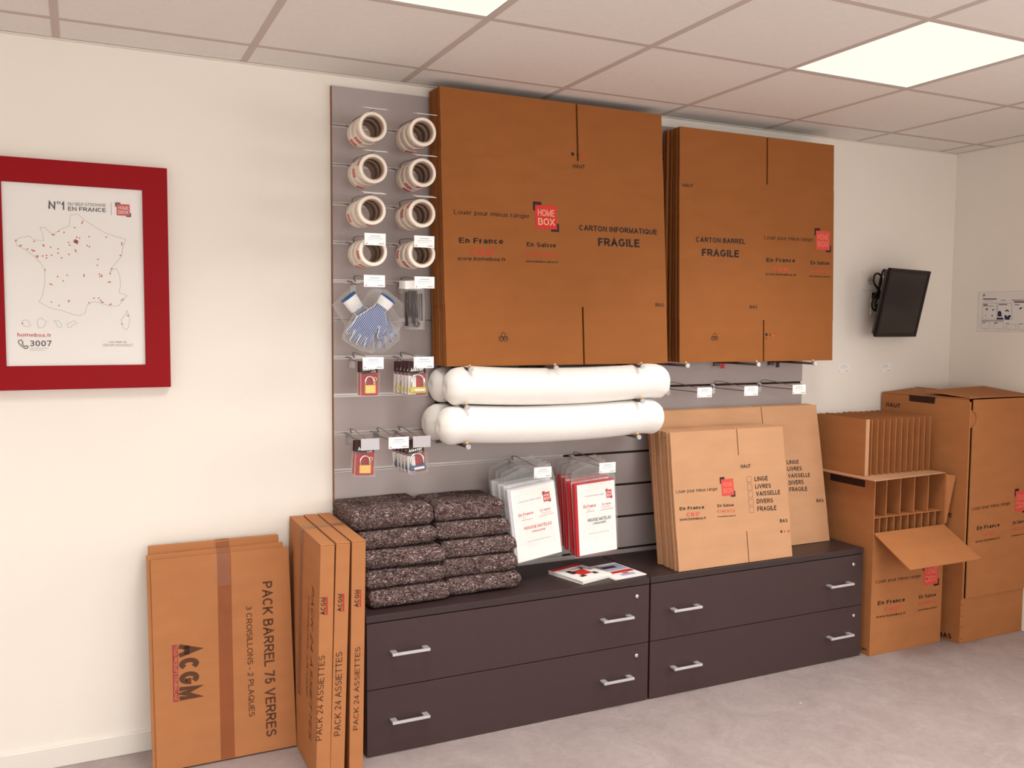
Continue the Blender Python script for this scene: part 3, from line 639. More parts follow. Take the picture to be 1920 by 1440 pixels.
# ================================================================== GLOVES AND SACHETS (groove row five)
XG = ony(661, 529, -.018).x; XK = ony(749, 530, -.018).x
hook(XG, GZ[5], 'wire hook with price tag holding the packed work gloves')
hook(XK, GZ[5], 'wire hook with price tag holding the sachets of metal tools')
def glove_mesh(W2, base, tips, thumb, wr, cuff0, cuff1, cw):
    """outline points on the face; returns (hand mesh, cuff parts): palm + five fingers grown together by remeshing"""
    bm = MB()
    def cap(a, b, ra, rb, fl=.5, n=12):
        a, b = Vector((a[0], 0, a[1])), Vector((b[0], 0, b[1])); d = (b-a).normalized(); side = Vector((0, 1, 0)).cross(d); pts = []
        st = [(-ra*math.cos(math.pi/2*i/4), ra*math.sin(math.pi/2*i/4)) for i in range(5)]
        rows = [(a+d*x, r) for x, r in st]+[(b+d*(rb*math.sin(math.pi/2*i/4)), rb*math.cos(math.pi/2*i/4)) for i in range(5)]
        vs = [p+(side*math.cos(2*math.pi*k/n)+Vector((0, fl, 0))*math.sin(2*math.pi*k/n))*max(r, .0004) for p, r in rows for k in range(n)]
        fs = [(i*n+k, i*n+(k+1) % n, (i+1)*n+(k+1) % n, (i+1)*n+k) for i in range(len(rows)-1) for k in range(n)]+[tuple(range(n)), tuple(range(len(vs)-n, len(vs)))]
        bm.add(vs, fs)
    for b, tp in zip(base, tips): cap(b, tp, .0125, .0095, .62)
    for i in range(3): cap(base[i], base[i+1], .016, .016, .55)
    for b in base: cap(wr, b, .021, .016, .5)
    cap(wr, thumb[0], .02, .015, .5); cap(thumb[0], thumb[1], .0145, .0105, .62)
    cap(cuff0, wr, cw, .024, .42)
    return bm
def px_glove(F, o, wr, cuff0, cuff1, base, tips, thumb, parent):
    q = lambda u, v: F.px(u, v)-Vector(o)
    bm = glove_mesh(1, [q(*p) for p in base], [q(*p) for p in tips], [q(*p) for p in thumb], q(*wr), q(*cuff0), q(*cuff1), .024)
    ob = bm.build('glove', GLOVE, None); rm = ob.modifiers.new('r', 'REMESH'); rm.mode = 'VOXEL'; rm.voxel_size = .0022; sm = ob.modifiers.new('s', 'SMOOTH'); sm.iterations = 4
    dg = bpy.context.evaluated_depsgraph_get(); dg.update(); me = bpy.data.meshes.new_from_object(ob.evaluated_get(dg)); bpy.data.objects.remove(ob)
    me.name = 'glove'; me.polygons.foreach_set('use_smooth', [True]*len(me.polygons))
    g = bpy.data.objects.new('glove', me); C.objects.link(g); g.parent = parent
    a, b = q(*cuff0), q(*cuff1); d = (b-a); e = d.normalized(); s = Vector((-e.y, e.x)); m = MB(); n = 16
    rows = [(a-d*.25, .026), (a+d*.3, .029), (a+d*.8, .030), (b, .031), (b+e*.0002, .027)]
    vs = [(p.x+s.x*r*math.cos(2*math.pi*k/n), r*.42*math.sin(2*math.pi*k/n), p.y+s.y*r*math.cos(2*math.pi*k/n)) for p, r in rows for k in range(n)]
    m.add(vs, [(i*n+k, i*n+(k+1) % n, (i+1)*n+(k+1) % n, (i+1)*n+k) for i in range(len(rows)-1) for k in range(n)], 0, True)
    m.build('cuff', KNIT, g)
    m = MB(); rows = [(b-e*.004, .0315), (b+e*.004, .032), (b+e*.005, .028), (b-e*.002, .026)]
    vs = [(p.x+s.x*r*math.cos(2*math.pi*k/n), r*.45*math.sin(2*math.pi*k/n), p.y+s.y*r*math.cos(2*math.pi*k/n)) for p, r in rows for k in range(n)]
    m.add(vs, [(i*n+k, i*n+(k+1) % n, ((i+1) % 4)*n+(k+1) % n, ((i+1) % 4)*n+k) for i in range(4) for k in range(n)], 0, True)
    m.build('cuff_hem', DBLUE, g); return g
def bag_mesh(outline, bulge, seed, rings=7):
    """closed soft plastic bag around a flat outline (a,b)"""
    c = sum((Vector(p) for p in outline), Vector((0, 0)))/len(outline); m = MB(); n = len(outline); vs = []; fs = []
    for sg in (-1, 1):
        for i in range(rings):
            t = 1-i/rings
            for p in outline:
                q = c+(Vector(p)-c)*t; h = bulge*math.sqrt(max(0, 1-t*t))+.003*noise.noise(Vector((q.x*40, q.y*40, seed+sg)))
                vs.append((q.x, sg*abs(h)+sg*.0004, q.y))
    for s in range(2):
        o = s*rings*n
        for i in range(rings-1):
            for k in range(n): fs.append((o+i*n+k, o+i*n+(k+1) % n, o+(i+1)*n+(k+1) % n, o+(i+1)*n+k))
        fs.append(tuple(o+(rings-1)*n+k for k in range(n)))
    for k in range(n): fs.append((k, (k+1) % n, rings*n+(k+1) % n, rings*n+k))
    return m.add(vs, fs, 0, True)
def dens(pts, k=5):
    out = []
    for i in range(len(pts)):
        a, b = Vector(pts[i]), Vector(pts[(i+1) % len(pts)]); out += [a+(b-a)*j/k for j in range(k)]
    return out
cr = lambda x, y: (610+x/3.43, 500+y/3.43)
for which, Y in ((0, -.232), (1, -.178)):
    O = ony(690, 590, Y); F = Face(O, (1, 0, 0), (0, 0, 1))
    t = thing('glove_pack', ('clear bag with a blue striped knit work glove pointing down left, front of the hook', 'clear bag of a knit work glove, cuff at upper left, behind the front glove bag')[which], 'gloves', T(O), 'bagged work gloves on one hook')
    if which == 0:
        g = px_glove(F, (0, 0), cr(345, 272), cr(372, 248), cr(402, 205), [cr(215, 345), cr(240, 372), cr(270, 395), cr(305, 405)], [cr(150, 418), cr(172, 470), cr(215, 492), cr(262, 512)], [cr(375, 370), cr(350, 448)], t)
        ol = [cr(*p) for p in ((300, 140), (395, 150), (505, 240), (500, 380), (420, 470), (300, 560), (230, 545), (110, 470), (105, 440), (200, 270))]
    else:
        g = px_glove(F, (0, 0), cr(225, 285), cr(195, 258), cr(150, 195), [cr(330, 365), cr(350, 385), cr(375, 370), cr(390, 345)], [cr(325, 530), cr(375, 515), cr(418, 480), cr(450, 440)], [cr(225, 360), cr(190, 440)], t)
        ol = [cr(*p) for p in ((160, 135), (240, 95), (330, 110), (480, 330), (480, 470), (380, 555), (290, 560), (120, 480), (120, 370), (40, 245))]
    bag_mesh(dens([F.px(*p) for p in ol]), .021, which*7+1).build('plastic_bag', BAG, t)
cr = lambda x, y: (610+x/3.43, 500+y/3.43)
for k in range(4):
    Y = -.245+k*.034; O = ony(*cr(585, 120), -.245); O.y = Y; O.x += (k-1)*.004
    t = thing('tool_sachet', 'slim clear sachet of metal tools with white header, %s on its hook' % ('front', 'second', 'third', 'rear')[k] if k != 3 else 'slim clear sachet of metal tools with white header, rear on its hook', 'sachet', T(O), 'tool sachets on one hook')
    MB().box(-.040, .036, -.0015, .0015, -.012, .018).build('header_card', PAPER, t, RY_((k-1.5)*.05))
    m = MB(); a = (k-1.5)*.006
    m.tube([(-.012+a, 0, -.02), (-.014+a, -.002, -.07), (-.010+a, 0, -.115)], [.004, .0055, .004], 0, 8); m.tube([(.012+a, 0, -.02), (.010+a, .001, -.06), (.017+a, 0, -.12)], [.0035, .005, .006], 0, 8)
    m.tube([(-.024+a, 0, -.025), (-.022+a, 0, -.15)], [.003, .0045], 0, 8); m.tube([(.001+a, -.003, -.02), (.003+a, -.004, -.14)], [.004, .005], 0, 8)
    m.build('tool_rod', DSTEEL, t)
    MB().lathe([(.007, -.002), (.011, -.002), (.011, .002), (.007, .002)], 20, 0, 'y', (.016+a, 0, -.142)).tube([(.024, .001, -.03), (.027, .001, -.13)], .003, 0, 8).build('ring_handle', DSTEEL, t)
    bag_mesh(dens([(-.034, -.010), (.034, -.010), (.038, -.08), (.036, -.162), (-.02, -.164), (-.030, -.09)]), .0125, 20+k).build('plastic_bag', BAG, t)

# ================================================================== PADLOCKS on cards
CARDR = mat('red_card', (178, 22, 28), .6)
def padlock(kind, corners, n, lab, roll=0., gx=.0):
    """corners: photo points upper-left and lower-right of the front card"""
    Y = -.262; a = ony(*corners[0], Y); b = ony(*corners[1], Y); w = b.x-a.x; h = a.z-b.z; cx = (a.x+b.x)/2; top = a.z; proto = None
    body = {'brass': BRASS, 'yellow': YELL, 'blue': BLUE}[kind]
    for k in range(n):
        M = T(Vector((cx-.003*k*(k > 0)*gx, Y+k*.032, top)))@RY_(roll+(0 if k == 0 else random.uniform(-.03, .03)))
        l = lab % ('frontmost' if k == 0 else ORD[k]+' from the front' if k < n-1 else 'rearmost')
        if proto: dup(proto, M, l); continue
        t = proto = thing('padlock_pack', l, 'padlock', M, 'carded padlocks on the slat panel')
        x = w/2; m = MB()
        m.box(-x, x, 0, .0012, -h, 0, 0); m.poly([(-x, -h*.38), (x, -h*.33), (x, 0), (-x, 0)], 1)
        if kind != 'brass': m.poly([(-x, -h*.98), (-x*.1, -h*.98), (-x*.1, -h*.42), (-x, -h*.40)], 2)
        m.text('Master', (-x*.72, -h*.275), (x*.72, -h*.255), (-x*.72, -h*.17), 2, .02, .3, h=.0009); m.text('Lock', (x*.25, -h*.325), (x*.78, -h*.31), (x*.25, -h*.285), 2, .01, h=.0009)
        m.build('card', [CARDR, CARDK, PAPER], t)
        bz = -h*.94; bw = w*.30 if kind == 'brass' else w*.46; bh = h*.26 if kind == 'brass' else h*.19
        MB().box(-bw, bw, -.0185, -.0015, bz, bz+bh).build('lock_body', body, t, bevel=.003 if kind == 'brass' else .006)
        R = bw*.78; zz = bz+bh; sr = .0034 if kind == 'brass' else .0045; up = h*.12 if kind == 'brass' else h*.18
        MB().tube([(-R, -.009, zz-.001), (-R, -.009, zz+up)]+[(-R*math.cos(math.pi*i/10), -.009, zz+up+R*math.sin(math.pi*i/10)) for i in range(1, 10)]+[(R, -.009, zz+up), (R, -.009, zz-.001)], sr, 0, 10).build('shackle', CHROME, t)
        if kind == 'brass': MB().lathe([(.004, -.001), (.0085, -.001), (.0085, .001), (.004, .001)], 16, 0, 'y', (w*.30, -.006, -h*.52)).box(w*.30-.0015, w*.30+.0015, -.007, -.005, -h*.70, -h*.58).build('key', BRASS, t)
        else:
            m = MB()
            for q in range(4): m.lathe([(.0001, -.0045), (.0062, -.0045), (.0062, .0045), (.0001, .0045)], 14, 0, 'z', (-bw*.35+q*.0098, -.0175, bz+bh*.5))
            m.build('number_dial', WPLAS, t)
        MB().box(-x*1.06, x*1.06, -.0225, -.0215, -h*1.02, -h*.32).box(-x*1.06, x*1.06, -.0215, -.0005, -h*1.02, -h*1.01).box(-x*1.06, -x*1.05, -.0215, -.0005, -h*1.01, -h*.32).box(x*1.05, x*1.06, -.0215, -.0005, -h*1.01, -h*.32).box(-x*1.05, x*1.05, -.0215, -.0005, -h*.325, -h*.315).build('blister', BLIS, t)
XA = ony(659, 670, -.018).x; XB = ony(748, 669, -.018).x
hook(XA, GZ[7], 'wire hook with price tag holding the upper brass padlocks'); hook(XB, GZ[7], 'wire hook with price tag holding the yellow number padlocks')
padlock('brass', ((675, 678), (708.5, 741)), 2, 'brass padlock on red card, upper hook on the left, %s')
padlock('yellow', ((765, 680), (798, 740)), 5, 'number padlock with yellow base on card, upper hook, %s', gx=1)
XC = [ony(654, 811, -.018).x, ony(699, 810, -.018).x, ony(743, 808, -.018).x]
hook(XC[0], GZ[9], 'wire hook with silver label plate holding the lower brass padlocks', tagkind='silver'); hook(XC[1]+.012, GZ[9], 'empty wire hook with white price tag between the lower padlocks', .268); hook(XC[2]+.004, GZ[9], 'wire hook with silver label plate holding the blue number padlocks', tagkind='silver')
padlock('brass', ((666.5, 828), (703, 889.5)), 2, 'brass padlock on red card, lower hook on the left, %s', roll=.05)
padlock('blue', ((760, 833), (794, 884)), 5, 'number padlock with blue base on card, lower hook, %s', roll=-.10, gx=1)

# ================================================================== MATTRESS COVERS
hook(ony(957, 866, -.018).x, GZ[10], 'wire hook with price tag holding the white mattress covers', .28); hook(ony(1072, 859, -.018).x, GZ[10], 'wire hook with price tag holding the red mattress covers', .28)
def covers(corn, Y, n, name, lab, board, edge, dark, crop, texts, logo, step):
    tl, tr, br, bl = [ony(*c, Y) for c in corn]; ex = ((tr-tl)+(br-bl)).normalized(); ez = ((tl-bl)+(tr-br)); ez = (ez-ex*ez.dot(ex)).normalized()
    w = ((tr-tl).length+(br-bl).length)/2; h = ((tl-bl).length+(tr-br).length)/2; proto = None
    F = Face(bl, ex, ez); M0 = F.M(); P = F.crop(*crop)
    for k in range(n):
        M = M0 if k == 0 else T(Vector((-.004*k+random.uniform(-.004, .004), k*step, .006*k+random.uniform(-.004, .004))))@M0@RY_(random.uniform(-.03, .03))
        l = lab % ('frontmost' if k == 0 else ORD[k]+' from the front' if k < n-1 else 'rearmost')
        if proto: dup(proto, M, l); continue
        t = proto = thing(name, l, 'mattress cover', M, 'packed mattress covers hung above the cabinet')
        MB().box(-.012, w+.002, .001, step*.62, -.004, h+.006).build('folded_cover', board, t, bevel=.004)
        m = MB().box(0, w, -.0012, .0004, 0, h); m.build('paper_insert', PAPER, t)
        m = MB()
        for s, (xa, ya), (xb, yb), yt, mi, bo in texts: m.text(s, P(xa, ya), P(xb, yb), P(xa, yt), mi, bo, h=.0018)
        a = P(*dark[0]); b = P(*dark[1]); d = (b-a)
        for i in range(7): m.line([a+d*(i/7.), a+d*((i+.75)/7.)], .0015, 2, .0018)
        m.build('printed_text', [RED, BLACK, GREYP], t)
        MB().logo(P(*logo[0]), P(*logo[1]), h=.0016).build('logo', [RED, mat('dark_red_print', (110, 24, 26), .6), LOGOW], t)
        ol = [(-.016, -.008), (w*.5, -.012), (w+.012, -.006), (w+.016, h*.5), (w+.012, h+.01), (w*.98, h+.075), (w*.62, h+.066), (w*.35, h+.078), (-.01, h+.06), (-.02, h+.012), (-.018, h*.5)]
        b = bag_mesh(dens(ol, 4), step*.46, 40+k); b.v = [(x, y+step*.3, z) for x, y, z in b.v]; b.build('plastic_bag', BAG, t)
covers(((955.6, 920.6), (1037.5, 902.8), (1053.5, 1032.8), (971.9, 1055.7)), -.272, 4, 'mattress_cover', 'bagged mattress cover with white sheet titled in red, left hook, %s', BOARD, 0, ((425, 938), (660, 880)), (910, 840, 5.332),
    [(SL, (330, 552), (555, 498), 538, 2, 0), ('En France', (332, 692), (478, 655), 663, 0, .01), ('En Suisse', (548, 636), (648, 610), 614, 0, .005), ('HOUSSE MATELAS', (390, 820), (662, 760), 789, 0, .012), ('1 PERSONNE', (462, 848), (600, 813), 828, 0, .005), ('30 07', (372, 706), (400, 700), 696, 0, 0), ('www.homebox.fr', (362, 732), (472, 706), 722, 0, 0), ('0 842 00 11 22', (560, 658), (655, 634), 648, 0, 0), ('www.homebox-suisse.ch', (535, 690), (680, 650), 680, 0, 0)], ((572, 446), (648, 522)), .038)
covers(((1081, 908.5), (1149, 900), (1158.5, 1027), (1087, 1042.5)), -.272, 4, 'mattress_cover', 'bagged mattress cover on red board titled in black, right hook, %s', REDB, 0, ((1035, 860), (1240, 820)), (910, 840, 5.332),
    [(SL, (992, 492), (1185, 462), 478, 2, 0), ('En France', (980, 605), (1103, 585), 573, 0, .01), ('En Suisse', (1168, 572), (1253, 558), 551, 0, .005), ('HOUSSE MATELAS', (1022, 740), (1253, 703), 708, 1, .012), ('2 PERSONNES', (1073, 769), (1207, 742), 748, 1, .005), ('30 07', (1020, 622), (1045, 618), 612, 0, 0), ('www.homebox.fr', (1003, 646), (1095, 630), 636, 0, 0), ('0 842 00 11 22', (1160, 598), (1245, 582), 588, 0, 0), ('www.homebox-suisse.ch', (1145, 625), (1280, 600), 615, 0, 0)], ((1205, 418), (1262, 490)), .038)
# ---- three empty hooks under the barrel cartons
for px, q in (((1252, 729), 'beside the foam rolls'), ((1336, 726), 'in the middle'), ((1423, 722), 'nearest the panel edge')):
    hook(ony(*px, -.018).x, GZ[8], 'empty wire hook with price tag under the barrel cartons, %s' % q, .255)
for px, mtt, lab in (((1355, 686), RED, 'small red clip hanging under the barrel cartons'), ((1458, 684), CARDK, 'small dark clip hanging under the barrel cartons')):
    p = ony(*px, -.06); tag(MB().box(-.010, .010, -.0015, .0015, -.012, .02).box(-.010, .010, -.006, .006, .018, .0215).build('clip', mtt, None, T(p)), lab, 'clip')

# ================================================================== FELT BLANKETS
def blanket(cx, yf, z0_, w, d, h, seed, lab, yaw=0.):
    nx, ny, nz = 26, 22, 9; idx = {}; vs = []; fs = []
    sd = Vector((seed*2.3, seed*1.1, seed*.7))
    def P(i, j, k):
        key = (i, j, k)
        if key in idx: return idx[key]
        u, v, q = 2*i/nx-1, 2*j/ny-1, 2*k/nz-1
        # rounded folded pad: round front fold, softly rounded ends
        r = (abs(v)**5+abs(q)**2.6)**(1/3.4) if v < 0 else max(abs(v), abs(q))
        e = max(0, abs(u)-.9)/.1; sq = math.sqrt(max(0, 1-.38*e*e))
        vv = v if v > 0 else v*(1-.13*abs(q)**3.2*min(1, -v*1.5))
        x = u*w/2*(1-.03*abs(q)**3*max(0, abs(u)-.5)); y = vv*d/2; z = (q*sq)*h/2*(1-.06*max(0, -v-.75)/.25)
        n_ = noise.noise(Vector((x*7, y*7, q*1.2))+sd); n2 = noise.noise(Vector((x*30, y*30, z*40))+sd); n3 = noise.noise(Vector((x*110, y*110, z*110))+sd)
        z += .0025*n_*(abs(q)) + .0014*n2; y += .010*noise.noise(Vector((x*6, q, 3))+sd)+.0022*n2+.0012*n3; x += .006*noise.noise(Vector((y*9, q*2, 5))+sd)
        idx[key] = len(vs); vs.append((x, y, z+h/2)); return idx[key]
    for i in range(nx):
        for j in range(ny):
            for k in (0, nz): fs.append((P(i, j, k), P(i+1, j, k), P(i+1, j+1, k), P(i, j+1, k)))
        for k in range(nz):
            for j in (0, ny): fs.append((P(i, j, k), P(i+1, j, k), P(i+1, j, k+1), P(i, j, k+1)))
    for j in range(ny):
        for k in range(nz):
            for i in (0, nx): fs.append((P(i, j, k), P(i, j+1, k), P(i, j+1, k+1), P(i, j, k+1)))
    o = MB().add(vs, fs, 0, True).build('felt_blanket', FELT, None, T(Vector((cx, yf+d/2, z0_)))@RZ_(yaw))
    return tag(o, lab, 'blanket', 'folded felt blankets on the cabinet')
LV = ['bottom', 'second from the bottom', 'middle', 'second from the top', 'top']
hs = [.0655, .066, .066, .066, .078]; z = CH+.002
fl = [-.345, -.330, -.325, -.300, -.285]; fr_ = [-.318, -.305, -.285, -.270, -.255]
xl = [.196, .186, .186, .168, .150]; xr = [.506, .500, .498, .480, .470]; wl = [.305, .300, .305, .298, .315]; wr_ = [.305, .305, .305, .300, .285]
for k in range(5):
    blanket(xl[k], fl[k], z, wl[k], -.032-fl[k], hs[k], 3+k, 'folded speckled grey felt blanket, left pile, %s' % LV[k], (0, .01, -.015, .012, .02)[k])
    blanket(xr[k], fr_[k], z, wr_[k], -.034-fr_[k], hs[k]-(.008 if k == 4 else 0), 30+k, 'folded speckled grey felt blanket, right pile, %s' % LV[k], (.0, -.01, .01, 0, -.02)[k])
    z += hs[k]+.0026

# ================================================================== LEAFLETS
def leaflets(corn, n, th, labs, kind):
    a, b, c, d = [onz(*p, CH+.001) for p in corn]   # back-left, front-left, front-right, back-right
    ex = ((c-b)+(d-a)); ex.z = 0; ex.normalize(); ey = Vector((-ex.y, ex.x, 0)); w = ((c-b).length+(d-a).length)/2; h = ((a-b).length+(d-c).length)/2; mid = (a+b+c+d)/4
    for k in range(n):
        M = T(Vector((mid.x+random.uniform(-.003, .003)*(k < n-1), mid.y+random.uniform(-.003, .003)*(k < n-1), CH+.0006+k*(th+.0003))))@Matrix((ex, ey, Vector((0, 0, 1)))).transposed().to_4x4()@RZ_(random.uniform(-.04, .04)*(k < n-1))
        t = thing('leaflet', labs(k), 'leaflet', M, 'leaflets on the cabinet top')
        MB().box(-w/2, w/2, -h/2, h/2, 0, th).build('sheet', PAPER, t)
        if k == n-1:
            m = MB(); z = th+.0003
            def q(x0, x1, y0, y1, mi, zz=0): m.add([(x0*w, y0*h, z+zz), (x1*w, y0*h, z+zz), (x1*w, y1*h, z+zz), (x0*w, y1*h, z+zz)], [(0, 1, 2, 3)], mi)
            if kind == 0:
                q(-.5, .5, .36, .5, 0); q(-.18, .20, -.2, .12, 0); q(-.30, -.14, -.05, .2, 1); q(.2, .3, .14, .24, 1); q(.16, .3, -.3, -.16, 1); q(-.28, -.1, -.3, -.2, 1); q(-.05, .3, .2, .26, 2); q(.3, .42, -.02, .06, 2)
            else:
                q(-.30, .46, .02, .42, 2); q(-.46, .46, -.16, -.02, 0); q(-.42, -.28, .05, .3, 3); q(-.2, .25, .18, .32, 1, .0003); q(-.15, .3, -.36, -.24, 2); q(0, .2, -.24, -.18, 0)
            m.build('printed_cover', [RED, CARDK, BLUEP, mat('skin_tone_print', (222, 176, 150), .6)], t)
leaflets(((1044, 1074), (1077, 1098), (1132, 1084), (1098, 1060)), 8, .0016, lambda k: 'red headed leaflet with black icons, top of the small leaflet pile' if k == 7 else 'white leaflet in the small pile, %s from the bottom' % (['first', 'second', 'third', 'fourth', 'fifth', 'sixth', 'seventh'][k]), 0)
leaflets(((1104, 1065), (1150, 1089), (1208, 1079), (1157, 1055)), 3, .0012, lambda k: 'leaflet with red band and grey picture, top of the right leaflet pile' if k == 2 else 'white leaflet under the red band leaflet, %s' % ('lowest of its pile', 'second of its pile')[k], 1)

# ================================================================== PICTURE FRAME
FX0, FX1, FZ0, FZ1 = -1.172, -.585, 1.3135, 2.0755; IX0, IX1, IZ0, IZ1 = -1.0905, -.666, 1.3935, 1.9955
F = Face((FX0, -.032, FZ0), (1, 0, 0), (0, 0, 1)); t = thing('picture_frame', 'wide red frame with a poster map of France, hung on the left wall area', 'picture', F.M())
w, h = FX1-FX0, FZ1-FZ0; a0, a1, b0, b1 = IX0-FX0, IX1-FX0, IZ0-FZ0, IZ1-FZ0
o4 = [(0, 0), (w, 0), (w, h), (0, h)]; i4 = [(a0, b0), (a1, b0), (a1, b1), (a0, b1)]
vs = [(p[0], y, p[1]) for y in (0, .030) for p in o4+i4]; fs = []
for k in range(4):
    q = (k+1) % 4; fs += [(k, q, 4+q, 4+k), (8+k, 12+k, 12+q, 8+q), (k, 8+k, 8+q, q), (4+k, 4+q, 12+q, 12+k)]
MB().add(vs, fs).build('frame', FRAMER, t, bevel=.0012)
PY = .010
F2 = Face((FX0, -.032+PY, FZ0), (1, 0, 0), (0, 0, 1)); po = MB().box(a0-.004, a1+.004, PY, PY+.006, b0-.004, b1+.004).build('poster', PAPER, t)
MB().box(a0-.002, a1+.002, .006, .008, b0-.002, b1+.002).build('glass', GLASS, t)
P = F2.crop(0, 270, 3); m = MB(); hh = -PY+.0006
hh = .0006-PY
POB = mat('poster_black', (46, 34, 36), .6)
def tx(s, p0, p1, yt, mi, bold=.012): m.text(s, P(*p0), P(*p1), P(p0[0], yt), mi, bold, h=hh)
tx('N', (272, 364), (311, 368), 320, 0, .02); tx('o', (319, 338), (340, 339), 316, 0, .005); tx('1', (346, 370), (362, 371), 325, 0, .02); tx('DU SELF-STOCKAGE', (383, 345), (595, 353), 328, 0, .005); tx('EN FRANCE', (383, 375), (596, 384), 352, 0, .015)
m.line([P(625, 328), P(626, 400)], .001, 0, hh)
m.build('printed_text', [POB, PINKRED, GREYP], po); m = MB(); tx('homebox.fr', (98, 1083), (290, 1086), 1062, 1, .01); tx('3007', (168, 1138), (290, 1138), 1105, 0, .012); m2 = m; m = MB(); tx('Une filiale du', (612, 1119), (712, 1119), 1107, 2, 0); tx('GROUPE ROUSSELET', (578, 1138), (750, 1138), 1125, 2, 0); m.build('printed_text', [POB, PINKRED, GREYP], po); m = m2
m.line([P(168, 1149), P(272, 1149)], .0012, 2, hh); m.line([P(168, 1160), P(250, 1160)], .0012, 2, hh)
hs_ = [(108, 1105), (120, 1102), (130, 1118), (124, 1126), (140, 1140), (150, 1134), (158, 1140), (152, 1150), (140, 1150), (115, 1132), (103, 1115)]
m.line([P(*p) for p in hs_], .0028, 0, hh, closed=True); m.build('printed_text', [mat('poster_black', (46, 34, 36), .6), PINKRED, GREYP], po)
m = MB()
fra = [(395, 400), (440, 395), (470, 425), (540, 470), (600, 505), (650, 520), (708, 537), (690, 580), (685, 630), (650, 670), (625, 700), (618, 728), (632, 705), (655, 700), (672, 735), (678, 790), (670, 835), (715, 852), (690, 885), (665, 910), (620, 912), (560, 893), (520, 888), (487, 910), (480, 950), (450, 965), (415, 960), (340, 935), (290, 925), (240, 900), (220, 888), (240, 850), (252, 780), (252, 710), (230, 670), (200, 640), (160, 605), (120, 582), (95, 570), (85, 540), (120, 525), (165, 518), (195, 540), (245, 543), (240, 510), (225, 468), (255, 470), (270, 490), (300, 510), (340, 480), (390, 460)]
m.line([P(*p) for p in fra], .0009, 0, hh, closed=True)
for isl in ([(712, 935), (720, 950), (730, 985), (722, 1030), (708, 1048), (690, 1030), (682, 990), (700, 965), (712, 955)], [(120, 1000), (140, 988), (165, 1000), (172, 1022), (150, 1030), (128, 1020)], [(212, 985), (235, 980), (262, 1000), (245, 1032), (215, 1035), (210, 1005)], [(302, 995), (325, 992), (345, 1010), (345, 1032), (325, 1028), (318, 1010)], [(378, 1010), (400, 1003), (415, 992), (435, 1008), (410, 1018), (395, 1034), (380, 1028)]):
    m.line([P(*p) for p in isl], .0009, 0, hh, closed=True)
dots = [(464, 436), (461, 446), (420, 470), (330, 491), (360, 497), (295, 509), (304, 511), (432, 524), (447, 530), (501, 522), (598, 524), (90, 543), (192, 548), (386, 554), (392, 569), (490, 571), (503, 578), (685, 556), (685, 566), (110, 575), (118, 570), (243, 568), (247, 573), (285, 580), (327, 590), (154, 591), (180, 596), (186, 602), (194, 600), (424, 597), (427, 605), (327, 614), (388, 621), (205, 631), (213, 630), (210, 637), (240, 630), (262, 627), (291, 626), (262, 642), (346, 640), (677, 627), (551, 649), (547, 682), (253, 708), (628, 702), (619, 730), (378, 738), (324, 746), (473, 736), (473, 744), (559, 731), (572, 738), (562, 745), (572, 745), (355, 770), (282, 788), (291, 791), (611, 777), (620, 777), (289, 889), (332, 909), (385, 887), (389, 881), (500, 893), (528, 867), (556, 868), (567, 879), (571, 889), (579, 891), (617, 904), (625, 901), (683, 880), (691, 873), (720, 966), (687, 1012), (127, 1009)]
dots += [(428+12*math.cos(i*1.1)*(.4+.6*(i % 3)/2), 549+11*math.sin(i*1.7)*(.4+.6*(i % 2))) for i in range(16)]
for p in dots: m.disc(P(*p), .0024, 1, hh+.0001, 8)
m.build('map_print', [GREYP, RED], po)
MB().logo(P(655, 337), P(730, 405), h=hh).build('logo', [RED, MATS['poster_black'], LOGOW], po)

# ================================================================== BARREL PACK BUNDLE (left, on the floor)
lean = math.atan2(.112, .722)
F = Face((-.6715, -.205, .002), (1, 0, 0), (0, math.sin(lean), math.cos(lean)))
F.O = Vector((-.668, -.206, .0055)); t = thing('carton_bundle', 'taped bundle of flat cartons printed PACK BARREL 75 VERRES, leaning on the wall', 'carton bundle', F.M())
c0 = F.px(282, 1051); c1 = F.px(545, 1024); Hh = (c0.y+c1.y)/2; c1.x -= .008
t0 = MB().box(c0.x, c1.x, 0, .008, 0, Hh).build('flat_carton', CARD_M, t, bevel=.001)
MB().box(c0.x-.012, c1.x-.018, .009, .026, .0, Hh+.018).build('flat_carton', CARD_M, t, bevel=.0015)
Zb = Hh+.046
MB().box(c0.x-.004, c1.x-.030, .027, .060, .0, Zb).build('flat_carton', CARD_M, t, bevel=.003)
P = F.crop(260, 930, 2.823); m = MB()
m.text('PACK BARREL 75 VERRES', P(652, 455), P(676, 1276), P(706, 454), 0, .016); m.build('printed_text', [BROWN], t0); m = MB(); m.text('3 CROISILLONS - 2 PLAQUES', P(567, 585), P(584, 1170), P(598, 584), 0, .01)
m.build('printed_text', [BROWN], t0); m = MB(); m.text('ACGM', P(212, 789), P(216, 1084), P(318, 787), 0, .05); m.build('printed_text', [BROWN], t0)
m = MB(); m.poly([P(178, 790), P(206, 789), P(211, 1088), P(184, 1091)], 0); m.text("TOUS PRODUITS D'EMBALLAGE", P(185, 795), P(190, 1085), P(202, 794), 1, .0, h=.0009); m.build('red_band', [mat('dark_red_band', (150, 34, 40), .6), mat('tan_letters', (206, 150, 110), .6)], t0)
xa = P(413, 300).x; xb = P(487, 300).x; xc = P(437, 1440).x; xd = P(512, 1440).x; m = MB()
def strip(pts):
    vs = []
    for i, (y, z) in enumerate(pts):
        k = min(1, max(0, (Hh-z)/Hh)); vs += [(xa+(xc-xa)*k, y, z), (xb+(xd-xb)*k, y, z)]
    m.add(vs, [(2*i, 2*i+1, 2*i+3, 2*i+2) for i in range(len(pts)-1)], 0, True)
